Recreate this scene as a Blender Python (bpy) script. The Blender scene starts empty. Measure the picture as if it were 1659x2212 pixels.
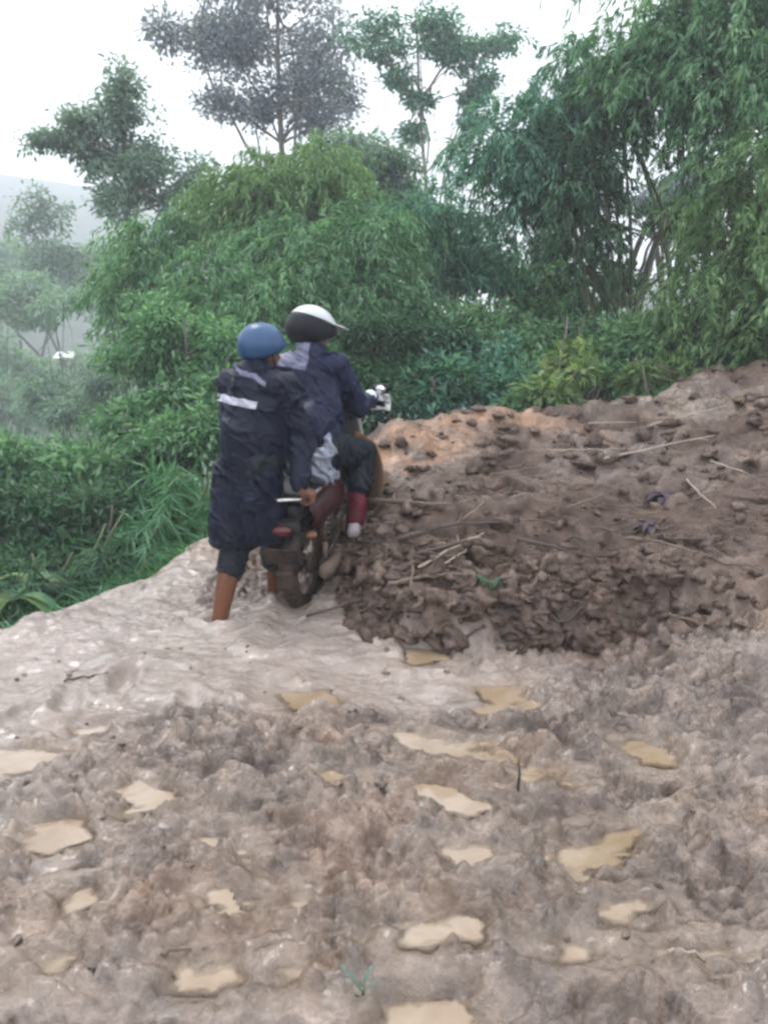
import bpy, bmesh, math, random
import numpy as np
from mathutils import Vector, Matrix, Quaternion

random.seed(7)
rng = np.random.default_rng(11)
R = math.radians
scene = bpy.context.scene
col = scene.collection

# ------------------------------------------------------------------ camera
CAM = np.array((0.0, 0.0, 1.5))
PITCH = R(12.0)
cam_data = bpy.data.cameras.new('camera')
cam_data.sensor_fit = 'VERTICAL'
cam_data.sensor_height = 24.0
FPX = 1736.0                      # focal length in pixels of a 1659 x 2212 picture
cam_data.lens = 24.0 * FPX / 2212.0
cam_data.clip_start = 0.05
cam_data.clip_end = 2000.0
cam = bpy.data.objects.new('camera', cam_data)
cam.location = CAM
cam.rotation_euler = (math.pi / 2 - PITCH, 0, 0)
col.objects.link(cam)
scene.camera = cam
cam_data.dof.use_dof = True
cam_data.dof.focus_distance = 4.6
cam_data.dof.aperture_fstop = 5.6

# ------------------------------------------------------------------ world, sun, exposure
SUN_EL, SUN_AZ = R(62.0), R(-35.0)     # azimuth from +Y towards +X
world = bpy.data.worlds.new('World')
scene.world = world
world.use_nodes = True
wn = world.node_tree
wn.nodes.clear()
w_out = wn.nodes.new('ShaderNodeOutputWorld')
w_bg = wn.nodes.new('ShaderNodeBackground')
w_sky = wn.nodes.new('ShaderNodeTexSky')
w_sky.sky_type = 'NISHITA'
w_sky.sun_disc = False
w_sky.sun_elevation = SUN_EL
w_sky.sun_rotation = SUN_AZ
w_sky.air_density = 1.0
w_sky.dust_density = 4.0
w_hsv = wn.nodes.new('ShaderNodeHueSaturation')
w_hsv.inputs['Saturation'].default_value = 0.25
w_mix = wn.nodes.new('ShaderNodeMix')
w_mix.data_type = 'RGBA'
w_mix.inputs[0].default_value = 0.8           # overcast: mostly an even cloud layer
w_mix.inputs[7].default_value = (12.6, 13.1, 13.9, 1)
wn.links.new(w_sky.outputs[0], w_hsv.inputs['Color'])
wn.links.new(w_hsv.outputs[0], w_mix.inputs[6])
wn.links.new(w_mix.outputs[2], w_bg.inputs['Color'])
w_bg.inputs['Strength'].default_value = 0.15
wn.links.new(w_bg.outputs[0], w_out.inputs['Surface'])

sun_d = bpy.data.lights.new('sun', 'SUN')
sun_d.energy = 1.5
sun_d.angle = R(14)
sun_d.color = (1.0, 0.96, 0.92)
sun = bpy.data.objects.new('sun', sun_d)
sdir = Vector((math.sin(SUN_AZ) * math.cos(SUN_EL), math.cos(SUN_AZ) * math.cos(SUN_EL), math.sin(SUN_EL)))
sun.rotation_euler = sdir.to_track_quat('Z', 'Y').to_euler()
sun.location = sdir * 60
col.objects.link(sun)

vs = scene.view_settings
vs.view_transform = 'Standard'
vs.look = 'None'
vs.exposure = 0.42
vs.gamma = 1.0
scene.render.engine = 'CYCLES'
cy = scene.cycles
cy.use_denoising = True
cy.max_bounces = 5
cy.diffuse_bounces = 2
cy.glossy_bounces = 2
cy.transmission_bounces = 3
cy.volume_bounces = 1
cy.transparent_max_bounces = 8
cy.caustics_reflective = False
cy.caustics_refractive = False
cy.use_light_tree = False
cy.use_adaptive_sampling = True
cy.adaptive_threshold = 0.06
cy.adaptive_min_samples = 16
cy.sample_clamp_indirect = 6.0
cy.pixel_filter_type = 'BLACKMAN_HARRIS'
cy.filter_width = 2.7

# ------------------------------------------------------------------ helpers
CP, SP = math.cos(PITCH), math.sin(PITCH)


def ray(px, py):
    xr = (px - 829.5) / FPX
    yr = (1106.0 - py) / FPX
    return np.array((xr, CP + yr * SP, -SP + yr * CP))


def at(px, py, Y):
    d = ray(px, py)
    return CAM + d * (Y / d[1])


def tag(o, label=None, cat=None, group=None, kind=None):
    if label:
        o['label'] = label
    if cat:
        o['category'] = cat
    if group:
        o['group'] = group
    if kind:
        o['kind'] = kind
    return o


def empty(name, loc=(0, 0, 0)):
    o = bpy.data.objects.new(name, None)
    o.location = loc
    o.empty_display_size = 0.1
    col.objects.link(o)
    return o


def np_mesh(name, V, F, mat=None, smooth=False):
    """V (n,3) array, F (m,k) array of equal sized faces"""
    V = np.ascontiguousarray(V, dtype=np.float32)
    F = np.ascontiguousarray(F, dtype=np.int32)
    me = bpy.data.meshes.new(name)
    m, k = F.shape
    me.vertices.add(len(V))
    me.vertices.foreach_set('co', V.ravel())
    me.loops.add(m * k)
    me.loops.foreach_set('vertex_index', F.ravel())
    me.polygons.add(m)
    me.polygons.foreach_set('loop_start', np.arange(0, m * k, k, dtype=np.int32))
    me.polygons.foreach_set('loop_total', np.full(m, k, dtype=np.int32))
    me.polygons.foreach_set('use_smooth', np.full(m, smooth, dtype=bool))
    me.update(calc_edges=True)
    if mat:
        me.materials.append(mat)
    return me


def link(name, me, parent=None):
    o = bpy.data.objects.new(name, me)
    col.objects.link(o)
    if parent is not None:
        o.parent = parent
        # vertices are in world space: undo the offset of the parent chain
        off, q = Vector((0, 0, 0)), parent
        while q is not None:
            if q.type == 'EMPTY':
                off += q.location
            q = q.parent
        o.matrix_parent_inverse = Matrix.Translation(off).inverted() if parent.type == 'EMPTY' else Matrix.Identity(4)
    return o


# ---- noise
def _h(ix, iy, seed):
    n = (ix.astype(np.int64) * 374761393 + iy.astype(np.int64) * 668265263 + seed * 974634777) & 0x7fffffff
    n = ((n ^ (n >> 13)) * 1274126177) & 0x7fffffff
    n = n ^ (n >> 16)
    return (n & 0xfffff) / float(0xfffff)


def vnoise(x, y, seed=0):
    ix, iy = np.floor(x), np.floor(y)
    fx, fy = x - ix, y - iy
    ux, uy = fx * fx * fx * (fx * (fx * 6 - 15) + 10), fy * fy * fy * (fy * (fy * 6 - 15) + 10)
    a, b = _h(ix, iy, seed), _h(ix + 1, iy, seed)
    c, d = _h(ix, iy + 1, seed), _h(ix + 1, iy + 1, seed)
    return (a + (b - a) * ux) * (1 - uy) + (c + (d - c) * ux) * uy - 0.5


def fbm(x, y, octv=4, seed=0, gain=0.5):
    s, a, f = 0.0, 1.0, 1.0
    for o in range(octv):
        ca, sa = math.cos(o * 1.1 + seed), math.sin(o * 1.1 + seed)
        s = s + a * vnoise((x * ca - y * sa) * f, (x * sa + y * ca) * f, seed + o * 17)
        a *= gain
        f *= 2.03
    return s


def worley(x, y, seed=0):
    ix, iy = np.floor(x), np.floor(y)
    f1 = np.full(x.shape, 9.0)
    f2 = np.full(x.shape, 9.0)
    val = np.zeros(x.shape)
    for dx in (-1, 0, 1):
        for dy in (-1, 0, 1):
            cx, cyy = ix + dx, iy + dy
            px = cx + _h(cx, cyy, seed)
            pyy = cyy + _h(cx, cyy, seed + 5)
            d = np.sqrt((x - px) ** 2 + (y - pyy) ** 2)
            nearer = d < f1
            f2 = np.where(nearer, f1, np.minimum(f2, d))
            val = np.where(nearer, _h(cx, cyy, seed + 9), val)
            f1 = np.where(nearer, d, f1)
    return f1, f2, val


def sstep(a, b, x):
    t = np.clip((x - a) / (b - a), 0, 1)
    return t * t * (3 - 2 * t)


# ---- terrain of the place
CTRL = np.array([
    (-4, -1, -.05), (-2, -1, 0), (0, -1, 0), (2, -1, .02), (4, -1, .15), (7, -1, .4),
    (-4, 1.2, -.1), (-2, 1.2, -.02), (0, 1.2, 0), (2, 1.2, .03), (4, 1.2, .2), (7, 1.5, .5),
    (-3, 2.8, -.1), (-1.5, 2.8, 0), (0, 2.8, 0), (1.2, 2.8, .02), (2.4, 2.8, .1), (4, 2.8, .3), (7, 3, .7),
    (-2.2, 4.2, -.05), (-.92, 4.23, 0), (-.65, 4.6, 0), (-.2, 3.9, -.01), (-1.5, 5.1, .0), (-1.2, 5.5, .12),
    (.05, 3.92, 0), (.5, 3.9, 0.0), (.9, 3.9, .02), (1.5, 3.75, .09), (1.96, 4.0, .17),
    (.08, 4.35, .16), (.42, 4.65, .32), (1.0, 4.6, .32), (1.37, 4.9, .36), (1.88, 4.7, .27), (2.6, 4.7, .4),
    (-.46, 4.74, -.03), (-.34, 5.3, .12), (-.2, 5.85, .3), (.05, 5.3, .36), (.12, 6.05, .52), (0, 6.35, .62), (-.75, 5.9, .2),
    (.5, 5.6, .46), (.45, 6.8, .75), (1.17, 7.0, .78), (2.44, 7.5, .94), (3.75, 8.0, 1.30), (2.4, 6.2, .62),
    (1.4, 6.0, .57), (3.4, 6.2, .8), (5.5, 6, 1.2), (6.5, 8.5, 1.9), (7, 5, 1.0),
], dtype=float)
EDGE = np.array([(-6.5, -3), (-4.6, 0.2), (-3.2, 2.6), (-2.0, 4.25), (-1.72, 4.7), (-1.48, 5.12), (-1.18, 5.62), (-.72, 6.05),
                 (0.0, 6.42), (.45, 6.85), (1.2, 7.15), (2.5, 7.65), (3.8, 8.2), (6.5, 9.4), (12, 12)], dtype=float)


def _tps(r2):
    return np.where(r2 > 1e-12, 0.5 * r2 * np.log(np.maximum(r2, 1e-12)), 0)


def _fit(C):
    n = len(C)
    d2 = ((C[:, None, :2] - C[None, :, :2]) ** 2).sum(-1)
    A = np.zeros((n + 3, n + 3))
    A[:n, :n] = _tps(d2) + 0.02 * np.eye(n)
    P = np.hstack([np.ones((n, 1)), C[:, :2]])
    A[:n, n:] = P
    A[n:, :n] = P.T
    return np.linalg.solve(A, np.concatenate([C[:, 2], np.zeros(3)]))


TW = _fit(CTRL)


def macro(x, y):
    x = np.asarray(x, float)
    y = np.asarray(y, float)
    xc, yc = np.clip(x, -7, 9), np.clip(y, -3, 11)
    s = TW[-3] + TW[-2] * xc + TW[-1] * yc
    for i, c in enumerate(CTRL):
        s = s + TW[i] * _tps((xc - c[0]) ** 2 + (yc - c[1]) ** 2)
    return s


def edge_d(x, y):
    """signed distance to the road edge, positive outside (towards the valley / the trees)"""
    best = np.full(np.shape(x), 1e9)
    sgn = np.zeros(np.shape(x))
    for a, b in zip(EDGE[:-1], EDGE[1:]):
        ab = b - a
        t = np.clip(((x - a[0]) * ab[0] + (y - a[1]) * ab[1]) / (ab @ ab), 0, 1)
        dx, dy = x - (a[0] + t * ab[0]), y - (a[1] + t * ab[1])
        d = np.hypot(dx, dy)
        s = np.where(ab[0] * dy - ab[1] * dx > 0, 1.0, -1.0)
        m = d < best
        best = np.where(m, d, best)
        sgn = np.where(m, s, sgn)
    return best * sgn


def hill_z(x, y):
    x = np.asarray(x, float)
    y = np.asarray(y, float)
    d = edge_d(x, y)
    base = macro(x, y)
    dp = np.maximum(d, 0)
    side = sstep(-1.0, 3.5, x - 0.25 * (y - 7))          # 1 = forest side on the right
    drop_l = 1.25 * np.minimum(dp, 2.2) + 0.42 * np.clip(dp - 2.2, 0, 14) + 0.1 * np.clip(dp - 16.2, 0, 30)
    drop_r = 0.45 * np.minimum(dp, 1.5) - 0.03 * np.clip(dp - 1.5, 0, 40)
    z = np.minimum(base, 1.6) * np.exp(-dp / 30) - drop_l * (1 - side) - drop_r * side
    far = np.clip(np.hypot(x, y) - 45, 0, None)
    z = z + far * 0.24 * (1 - 0.65 * sstep(-90, 0, x)) + 2.2 * fbm(x / 30, y / 30, 4, 3) * sstep(12, 60, np.hypot(x, y))
    z = z + 0.25 * fbm(x / 1.7, y / 1.7, 3, 8) * sstep(.1, 1.2, d)
    return z - 0.30 * sstep(0.3, -0.2, d)


def ground(px, py):
    """where the sight line of a picture point meets the road surface"""
    d = ray(px, py)
    t = 1.0
    p = CAM + d * t
    for k in range(400):
        p = CAM + d * t
        if p[2] <= float(macro(p[0], p[1])):
            break
        t += 0.02
    return p


# ------------------------------------------------------------------ materials
def new_mat(name):
    m = bpy.data.materials.new(name)
    m.use_nodes = True
    nt = m.node_tree
    b = nt.nodes['Principled BSDF']
    return m, nt, b


def ramp(nt, fac, stops):
    r = nt.nodes.new('ShaderNodeValToRGB')
    el = r.color_ramp.elements
    while len(el) < len(stops):
        el.new(0.5)
    for e, (p, c) in zip(el, stops):
        e.position = p
        e.color = (c[0], c[1], c[2], 1) if len(c) == 3 else c
    if fac is not None:
        nt.links.new(fac, r.inputs[0])
    return r


def noise(nt, scale, detail=4, rough=0.55, vec=None, dist=0.0):
    n = nt.nodes.new('ShaderNodeTexNoise')
    n.inputs['Scale'].default_value = scale
    n.inputs['Detail'].default_value = detail
    n.inputs['Roughness'].default_value = rough
    n.inputs['Distortion'].default_value = dist
    if vec is not None:
        nt.links.new(vec, n.inputs['Vector'])
    return n


def mixc(nt, fac, a, b, blend='MIX'):
    m = nt.nodes.new('ShaderNodeMix')
    m.data_type = 'RGBA'
    m.blend_type = blend
    for inp, v in ((m.inputs[0], fac), (m.inputs[6], a), (m.inputs[7], b)):
        if hasattr(v, 'links'):
            nt.links.new(v, inp)
        elif isinstance(v, (int, float)):
            inp.default_value = v
        else:
            inp.default_value = (v[0], v[1], v[2], 1)
    return m.outputs[2]


def math_n(nt, op, a, b=None, clamp=False):
    m = nt.nodes.new('ShaderNodeMath')
    m.operation = op
    m.use_clamp = clamp
    for i, v in enumerate((a, b)):
        if v is None:
            continue
        if hasattr(v, 'links'):
            nt.links.new(v, m.inputs[i])
        else:
            m.inputs[i].default_value = v
    return m.outputs[0]


def maprange(nt, v, a, b, c=0.0, d=1.0):
    m = nt.nodes.new('ShaderNodeMapRange')
    nt.links.new(v, m.inputs[0])
    for i, k in enumerate((a, b, c, d)):
        m.inputs[i + 1].default_value = k
    return m.outputs[0]


def add_bump(nt, bsdf, heights, strength=0.5, dist=0.01):
    prev = None
    for h, s, d in heights:
        b = nt.nodes.new('ShaderNodeBump')
        b.inputs['Strength'].default_value = s
        b.inputs['Distance'].default_value = d
        nt.links.new(h, b.inputs['Height'])
        if prev is not None:
            nt.links.new(prev, b.inputs['Normal'])
        prev = b.outputs[0]
    nt.links.new(prev, bsdf.inputs['Normal'])


def geo_pos(nt):
    g = nt.nodes.new('ShaderNodeNewGeometry')
    return g


def make_mud(name='mud', dark=False):
    m, nt, b = new_mat(name)
    g = geo_pos(nt)
    P = g.outputs['Position']
    n1 = noise(nt, 1.3, 5, .6, P, .3)
    n2 = noise(nt, 9, 5, .65, P)
    n3 = noise(nt, 55, 4, .7, P)
    n4 = noise(nt, 190, 3, .6, P)
    n5 = noise(nt, 3.2, 4, .6, P, .5)
    c1 = ramp(nt, n1.outputs[0], [(.28, (.066, .046, .035)), (.44, (.145, .108, .087)), (.58, (.235, .188, .156)), (.75, (.25, .175, .115))])
    c2 = mixc(nt, maprange(nt, n2.outputs[0], .35, .7), (.42, .39, .375), (1.38, 1.35, 1.33))
    c = mixc(nt, 1.0, c1.outputs[0], c2, 'MULTIPLY')
    c3 = mixc(nt, maprange(nt, n3.outputs[0], .3, .72), (.5, .48, .47), (1.4, 1.38, 1.36))
    c = mixc(nt, 1.0, c, c3, 'MULTIPLY')
    at_ = nt.nodes.new('ShaderNodeAttribute')
    at_.attribute_name = 'clay'
    clay = mixc(nt, n3.outputs[0], (.27, .125, .052), (.40, .235, .14))
    c = mixc(nt, math_n(nt, 'MULTIPLY', at_.outputs['Fac'], maprange(nt, n5.outputs[0], .35, .6), True), c, clay)
    at2 = nt.nodes.new('ShaderNodeAttribute')
    at2.attribute_name = 'soil'
    c = mixc(nt, .62 if dark else at2.outputs['Fac'], c, mixc(nt, maprange(nt, n2.outputs[0], .3, .7), (.040, .026, .020), (.145, .099, .079)))
    at4 = nt.nodes.new('ShaderNodeAttribute')
    at4.attribute_name = 'slurry'
    c = mixc(nt, math_n(nt, 'MULTIPLY', at4.outputs['Fac'], maprange(nt, n2.outputs[0], .25, .6, .45, .95)), c, mixc(nt, n1.outputs[0], (.25, .195, .160), (.40, .335, .295)))
    at5 = nt.nodes.new('ShaderNodeAttribute')
    at5.attribute_name = 'shore'
    c = mixc(nt, math_n(nt, 'MULTIPLY', at5.outputs['Fac'], maprange(nt, n2.outputs[0], .3, .65, .1, .6)), c, mixc(nt, n3.outputs[0], (.14, .10, .068), (.28, .21, .15)))
    nt.links.new(c, b.inputs['Base Color'])
    # how wet the surface is: film of water on the flats
    at3 = nt.nodes.new('ShaderNodeAttribute')
    at3.attribute_name = 'wet'
    n6 = noise(nt, 7.0, 5, .65, P, .6)
    r = maprange(nt, n6.outputs[0], .40, .60, .15, .45)
    r = math_n(nt, 'SUBTRACT', r, math_n(nt, 'MULTIPLY', at3.outputs['Fac'], .12))
    r = math_n(nt, 'ADD', r, math_n(nt, 'MULTIPLY', at2.outputs['Fac'], .12), True)
    nt.links.new(r, b.inputs['Roughness'])
    b.inputs['IOR'].default_value = 1.5
    film = math_n(nt, 'MULTIPLY', maprange(nt, n6.outputs[0], .42, .58), math_n(nt, 'ADD', math_n(nt, 'MULTIPLY', at3.outputs['Fac'], .6), .35), True)
    nt.links.new(math_n(nt, 'MULTIPLY', film, math_n(nt, 'SUBTRACT', 1.0, 1.0 if dark else at2.outputs['Fac'], True)), b.inputs['Coat Weight'])
    nt.links.new(maprange(nt, at2.outputs['Fac'], 0, 1, .5, .12), b.inputs['Specular IOR Level'])
    if dark:
        b.inputs['Specular IOR Level'].default_value = .15
        for l in list(b.inputs['Specular IOR Level'].links):
            nt.links.remove(l)
    b.inputs['Coat Roughness'].default_value = .1
    b.inputs['Coat IOR'].default_value = 1.36
    fb = nt.nodes.new('ShaderNodeBump')
    fb.inputs['Strength'].default_value = .35
    fb.inputs['Distance'].default_value = .02
    nt.links.new(n2.outputs[0], fb.inputs['Height'])
    nt.links.new(fb.outputs[0], b.inputs['Coat Normal'])
    add_bump(nt, b, [(n2.outputs[0], .5, .03), (n3.outputs[0], .6, .012), (n4.outputs[0], .45, .004)])
    return m


def make_water():
    m, nt, b = new_mat('muddy_water')
    g = geo_pos(nt)
    n1 = noise(nt, 4.5, 5, .6, g.outputs['Position'], .8)
    n2 = noise(nt, 14, 3, .5, g.outputs['Position'])
    c = ramp(nt, n1.outputs[0], [(.3, (.23, .160, .098)), (.5, (.295, .215, .142)), (.7, (.35, .275, .205))])
    nt.links.new(c.outputs[0], b.inputs['Base Color'])
    nt.links.new(maprange(nt, n1.outputs[0], .3, .7, .03, .16), b.inputs['Roughness'])
    b.inputs['IOR'].default_value = 1.36
    b.inputs['Coat Weight'].default_value = 1.0
    b.inputs['Coat Roughness'].default_value = .03
    b.inputs['Coat IOR'].default_value = 1.36
    add_bump(nt, b, [(n2.outputs[0], .25, .012)])
    dp_ = nt.nodes.new('ShaderNodeAttribute')
    dp_.attribute_name = 'depth'
    tr_ = nt.nodes.new('ShaderNodeBsdfTransparent')
    mx = nt.nodes.new('ShaderNodeMixShader')
    nt.links.new(maprange(nt, dp_.outputs['Fac'], .0, .036, .0, .98), mx.inputs[0])
    nt.links.new(tr_.outputs[0], mx.inputs[1])
    nt.links.new(b.outputs[0], mx.inputs[2])
    nt.links.new(mx.outputs[0], nt.nodes['Material Output'].inputs['Surface'])
    return m


def make_hillside():
    m, nt, b = new_mat('hillside_ground')
    g = geo_pos(nt)
    P = g.outputs['Position']
    n1 = noise(nt, .35, 6, .65, P)
    n2 = noise(nt, 6, 5, .65, P)
    grn = ramp(nt, n1.outputs[0], [(.3, (.018, .035, .02)), (.5, (.035, .06, .032)), (.7, (.07, .10, .05))])
    grn = mixc(nt, 1.0, grn.outputs[0], mixc(nt, n2.outputs[0], (.5, .5, .5), (1.4, 1.4, 1.4)), 'MULTIPLY')
    mud = mixc(nt, n2.outputs[0], (.10, .07, .055), (.24, .18, .145))
    a = nt.nodes.new('ShaderNodeAttribute')
    a.attribute_name = 'green'
    nt.links.new(mixc(nt, a.outputs['Fac'], mud, grn), b.inputs['Base Color'])
    b.inputs['Roughness'].default_value = .8
    add_bump(nt, b, [(n2.outputs[0], .8, .15)])
    return m


def make_leaf(name, cols, trans=.3, rough=.45):
    """cols: dark, mid, light leaf colours; every leaf takes its own"""
    m, nt, b = new_mat(name)
    g = geo_pos(nt)
    n1 = noise(nt, .9, 2, .5, g.outputs['Position'])
    f = math_n(nt, 'ADD', math_n(nt, 'MULTIPLY', g.outputs['Random Per Island'], .6), math_n(nt, 'MULTIPLY', n1.outputs[0], .5))
    r = ramp(nt, f, [(.25, cols[0]), (.55, cols[1]), (.85, cols[2])])
    nt.links.new(r.outputs[0], b.inputs['Base Color'])
    b.inputs['Roughness'].default_value = rough
    b.inputs['Specular IOR Level'].default_value = .22
    t = nt.nodes.new('ShaderNodeBsdfTranslucent')
    nt.links.new(mixc(nt, 1.0, r.outputs[0], (1.3, 1.45, .8), 'MULTIPLY'), t.inputs['Color'])
    mx = nt.nodes.new('ShaderNodeMixShader')
    mx.inputs[0].default_value = trans
    nt.links.new(b.outputs[0], mx.inputs[1])
    nt.links.new(t.outputs[0], mx.inputs[2])
    nt.links.new(mx.outputs[0], nt.nodes['Material Output'].inputs['Surface'])
    return m


def make_bark(name, a, b_, scale=14):
    m, nt, b = new_mat(name)
    g = geo_pos(nt)
    mp = nt.nodes.new('ShaderNodeMapping')
    mp.inputs['Scale'].default_value = (1, 1, .25)
    nt.links.new(g.outputs['Position'], mp.inputs['Vector'])
    n = noise(nt, scale, 5, .65, mp.outputs[0])
    nt.links.new(mixc(nt, n.outputs[0], a, b_), b.inputs['Base Color'])
    b.inputs['Roughness'].default_value = .75
    add_bump(nt, b, [(n.outputs[0], .6, .03)])
    return m


def make_paint(name, base, rough=.35, mud=.5, ztop=.9, metallic=0.0, scale=9, mudcol=(.13, .092, .068), coat=0.0):
    """painted or cloth surface with mud splashed on it, thicker low down"""
    m, nt, b = new_mat(name)
    g = geo_pos(nt)
    P = g.outputs['Position']
    n = noise(nt, scale, 6, .7, P)
    n2 = noise(nt, scale * 6, 4, .6, P)
    sep = nt.nodes.new('ShaderNodeSeparateXYZ')
    nt.links.new(P, sep.inputs[0])
    hz = maprange(nt, sep.outputs[2], 0.1, ztop, .42 * mud * 2, -.18 + mud * .16)
    f = math_n(nt, 'ADD', n.outputs[0], hz)
    f = math_n(nt, 'ADD', f, math_n(nt, 'MULTIPLY', n2.outputs[0], .12))
    f = maprange(nt, f, .66, .78)
    bc = mixc(nt, n2.outputs[0], tuple(k * .82 for k in base), tuple(min(1, k * 1.15) for k in base))
    mc = mixc(nt, n2.outputs[0], tuple(k * .7 for k in mudcol), tuple(k * 1.5 for k in mudcol))
    nt.links.new(mixc(nt, f, bc, mc), b.inputs['Base Color'])
    nt.links.new(maprange(nt, f, 0, 1, rough, .55), b.inputs['Roughness'])
    if metallic:
        nt.links.new(maprange(nt, f, 0, 1, metallic, 0), b.inputs['Metallic'])
    b.inputs['Coat Weight'].default_value = coat
    b.inputs['Specular IOR Level'].default_value = .22
    add_bump(nt, b, [(n2.outputs[0], .25, .006)])
    return m


def make_cloth(name, a, b_, rough=.4, scale=7, muddy=0.0, mudcol=(.16, .115, .085), ztop=.6, sheen=.0):
    m, nt, b = new_mat(name)
    b.inputs['Specular IOR Level'].default_value = .2
    g = geo_pos(nt)
    P = g.outputs['Position']
    n = noise(nt, scale, 4, .6, P, .4)
    n2 = noise(nt, 60, 4, .6, P)
    n3 = noise(nt, 22, 4, .6, P, .8)
    c = mixc(nt, maprange(nt, n.outputs[0], .35, .68), a, b_)
    if muddy:
        sep = nt.nodes.new('ShaderNodeSeparateXYZ')
        nt.links.new(P, sep.inputs[0])
        f = math_n(nt, 'ADD', n3.outputs[0], maprange(nt, sep.outputs[2], 0.0, ztop, muddy, -.35))
        c = mixc(nt, maprange(nt, f, .55, .8), c, mudcol)
    nt.links.new(c, b.inputs['Base Color'])
    nt.links.new(maprange(nt, n.outputs[0], .3, .7, rough * .75, min(1, rough * 1.4)), b.inputs['Roughness'])
    add_bump(nt, b, [(n3.outputs[0], .45, .012), (n2.outputs[0], .2, .003)])
    return m


def make_plain(name, c, rough=.5, metallic=0.0, spec=.5):
    m, nt, b = new_mat(name)
    b.inputs['Specular IOR Level'].default_value = spec
    n = noise(nt, 30, 3, .6, geo_pos(nt).outputs['Position'])
    nt.links.new(mixc(nt, n.outputs[0], tuple(k * .85 for k in c), tuple(min(1, k * 1.12) for k in c)), b.inputs['Base Color'])
    b.inputs['Roughness'].default_value = rough
    b.inputs['Metallic'].default_value = metallic
    return m


M = {}
M['mud'] = make_mud()
M['clod'] = make_mud('dark_mud', True)
M['water'] = make_water()
M['hill'] = make_hillside()
M['stick'] = make_bark('stick_bark', (.10, .07, .05), (.26, .19, .14), 30)
M['pale_stick'] = make_bark('pale_stick_wood', (.30, .23, .17), (.48, .40, .32), 30)
M['dark_stick'] = make_bark('dark_stick_bark', (.045, .032, .026), (.11, .08, .06), 30)
M['bark'] = make_bark('tree_bark', (.06, .05, .045), (.16, .13, .11), 8)
M['bark_brown'] = make_bark('brown_bark', (.10, .07, .05), (.24, .18, .13), 8)
M['culm'] = make_bark('bamboo_culm', (.04, .06, .03), (.12, .15, .07), 6)

# ------------------------------------------------------------------ muddy road surface
PUD = [  # outlines of the puddles in the photograph's frame, laid onto the road surface
    [(75, 1760), (150, 1752), (170, 1800), (140, 1830), (80, 1822)],
    [(655, 1665), (740, 1655), (765, 1680), (735, 1712), (665, 1702)],
    [(865, 1575), (960, 1580), (1080, 1600), (1160, 1625), (1100, 1648), (960, 1640), (868, 1618)],
    [(1110, 1645), (1225, 1640), (1235, 1690), (1120, 1692)],
    [(900, 1690), (960, 1695), (1045, 1735), (1030, 1765), (960, 1745)],
    [(1135, 1762), (1200, 1815), (1270, 1795), (1310, 1765), (1390, 1755), (1385, 1810), (1310, 1815), (1275, 1870), (1230, 1895), (1190, 1850)],
    [(868, 1998), (1040, 1994), (1010, 2030), (930, 2046), (872, 2042)],
    [(980, 1838), (1045, 1845), (1038, 1876), (990, 1868)],
    [(575, 1920), (650, 1905), (700, 1930), (690, 1950), (600, 1945)],
    [(600, 2100), (690, 2075), (790, 2025), (795, 2050), (735, 2100), (690, 2125), (610, 2120)],
    [(838, 2152), (985, 2142), (1000, 2172), (930, 2240), (852, 2245)],
    [(1195, 2035), (1270, 2050), (1275, 2085), (1210, 2080)],
    [(1225, 1955), (1300, 1940), (1395, 1945), (1400, 1985), (1300, 2000), (1230, 1990)],
    [(1040, 1480), (1130, 1478), (1160, 1510), (1110, 1535), (1045, 1525)],
    [(880, 1395), (950, 1390), (960, 1420), (890, 1430)],
    [(235, 1690), (330, 1695), (380, 1715), (330, 1745), (250, 1735)],
    [(-40, 1610), (90, 1612), (150, 1630), (90, 1655), (-40, 1660)],
    [(-20, 2130), (80, 2095), (140, 2085), (130, 2110), (40, 2145), (-20, 2155)],
    [(110, 1960), (190, 1905), (215, 1905), (200, 1945), (130, 1985)],
    [(430, 1790), (520, 1788), (540, 1820), (450, 1830)],
    [(1330, 2075), (1560, 2065), (1600, 2078), (1400, 2092)],
    [(1500, 2120), (1600, 2110), (1610, 2150), (1520, 2155)],
    [(390, 2100), (500, 2085), (520, 2110), (400, 2130)],
    [(1330, 1590), (1430, 1580), (1480, 1610), (1390, 1630)],
    [(610, 1480), (700, 1478), (720, 1505), (640, 1512)],
    [(440, 1948), (530, 1935), (560, 1950), (470, 1975)],
    [(140, 1545), (240, 1540), (250, 1565), (160, 1575)],
]


def poly_sd(x, y, poly):
    d = np.full(x.shape, 1e9)
    inside = np.zeros(x.shape, bool)
    n = len(poly)
    for i in range(n):
        a, b = poly[i], poly[(i + 1) % n]
        e = b - a
        t = np.clip(((x - a[0]) * e[0] + (y - a[1]) * e[1]) / (e @ e + 1e-12), 0, 1)
        d = np.minimum(d, np.hypot(x - a[0] - t * e[0], y - a[1] - t * e[1]))
        c = ((a[1] > y) != (b[1] > y)) & (x < (b[0] - a[0]) * (y - a[1]) / (b[1] - a[1] + 1e-12) + a[0])
        inside ^= c
    return np.where(inside, -d, d)


def smooth_axis(a, b, dense_a, dense_b, fine, coarse):
    out = [a]
    while out[-1] < b:
        v = out[-1]
        o = max(dense_a - v, v - dense_b, 0)
        out.append(v + fine + (coarse - fine) * min(1, o / 2.0))
    return np.array(out)


xs = smooth_axis(-4.2, 6.5, -1.7, 2.3, .0125, .035)
ys = smooth_axis(0.2, 10.0, 1.2, 5.2, .0105, .028)
GX, GY = np.meshgrid(xs, ys)
base = macro(GX, GY)
dE = edge_d(GX, GY)

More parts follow.
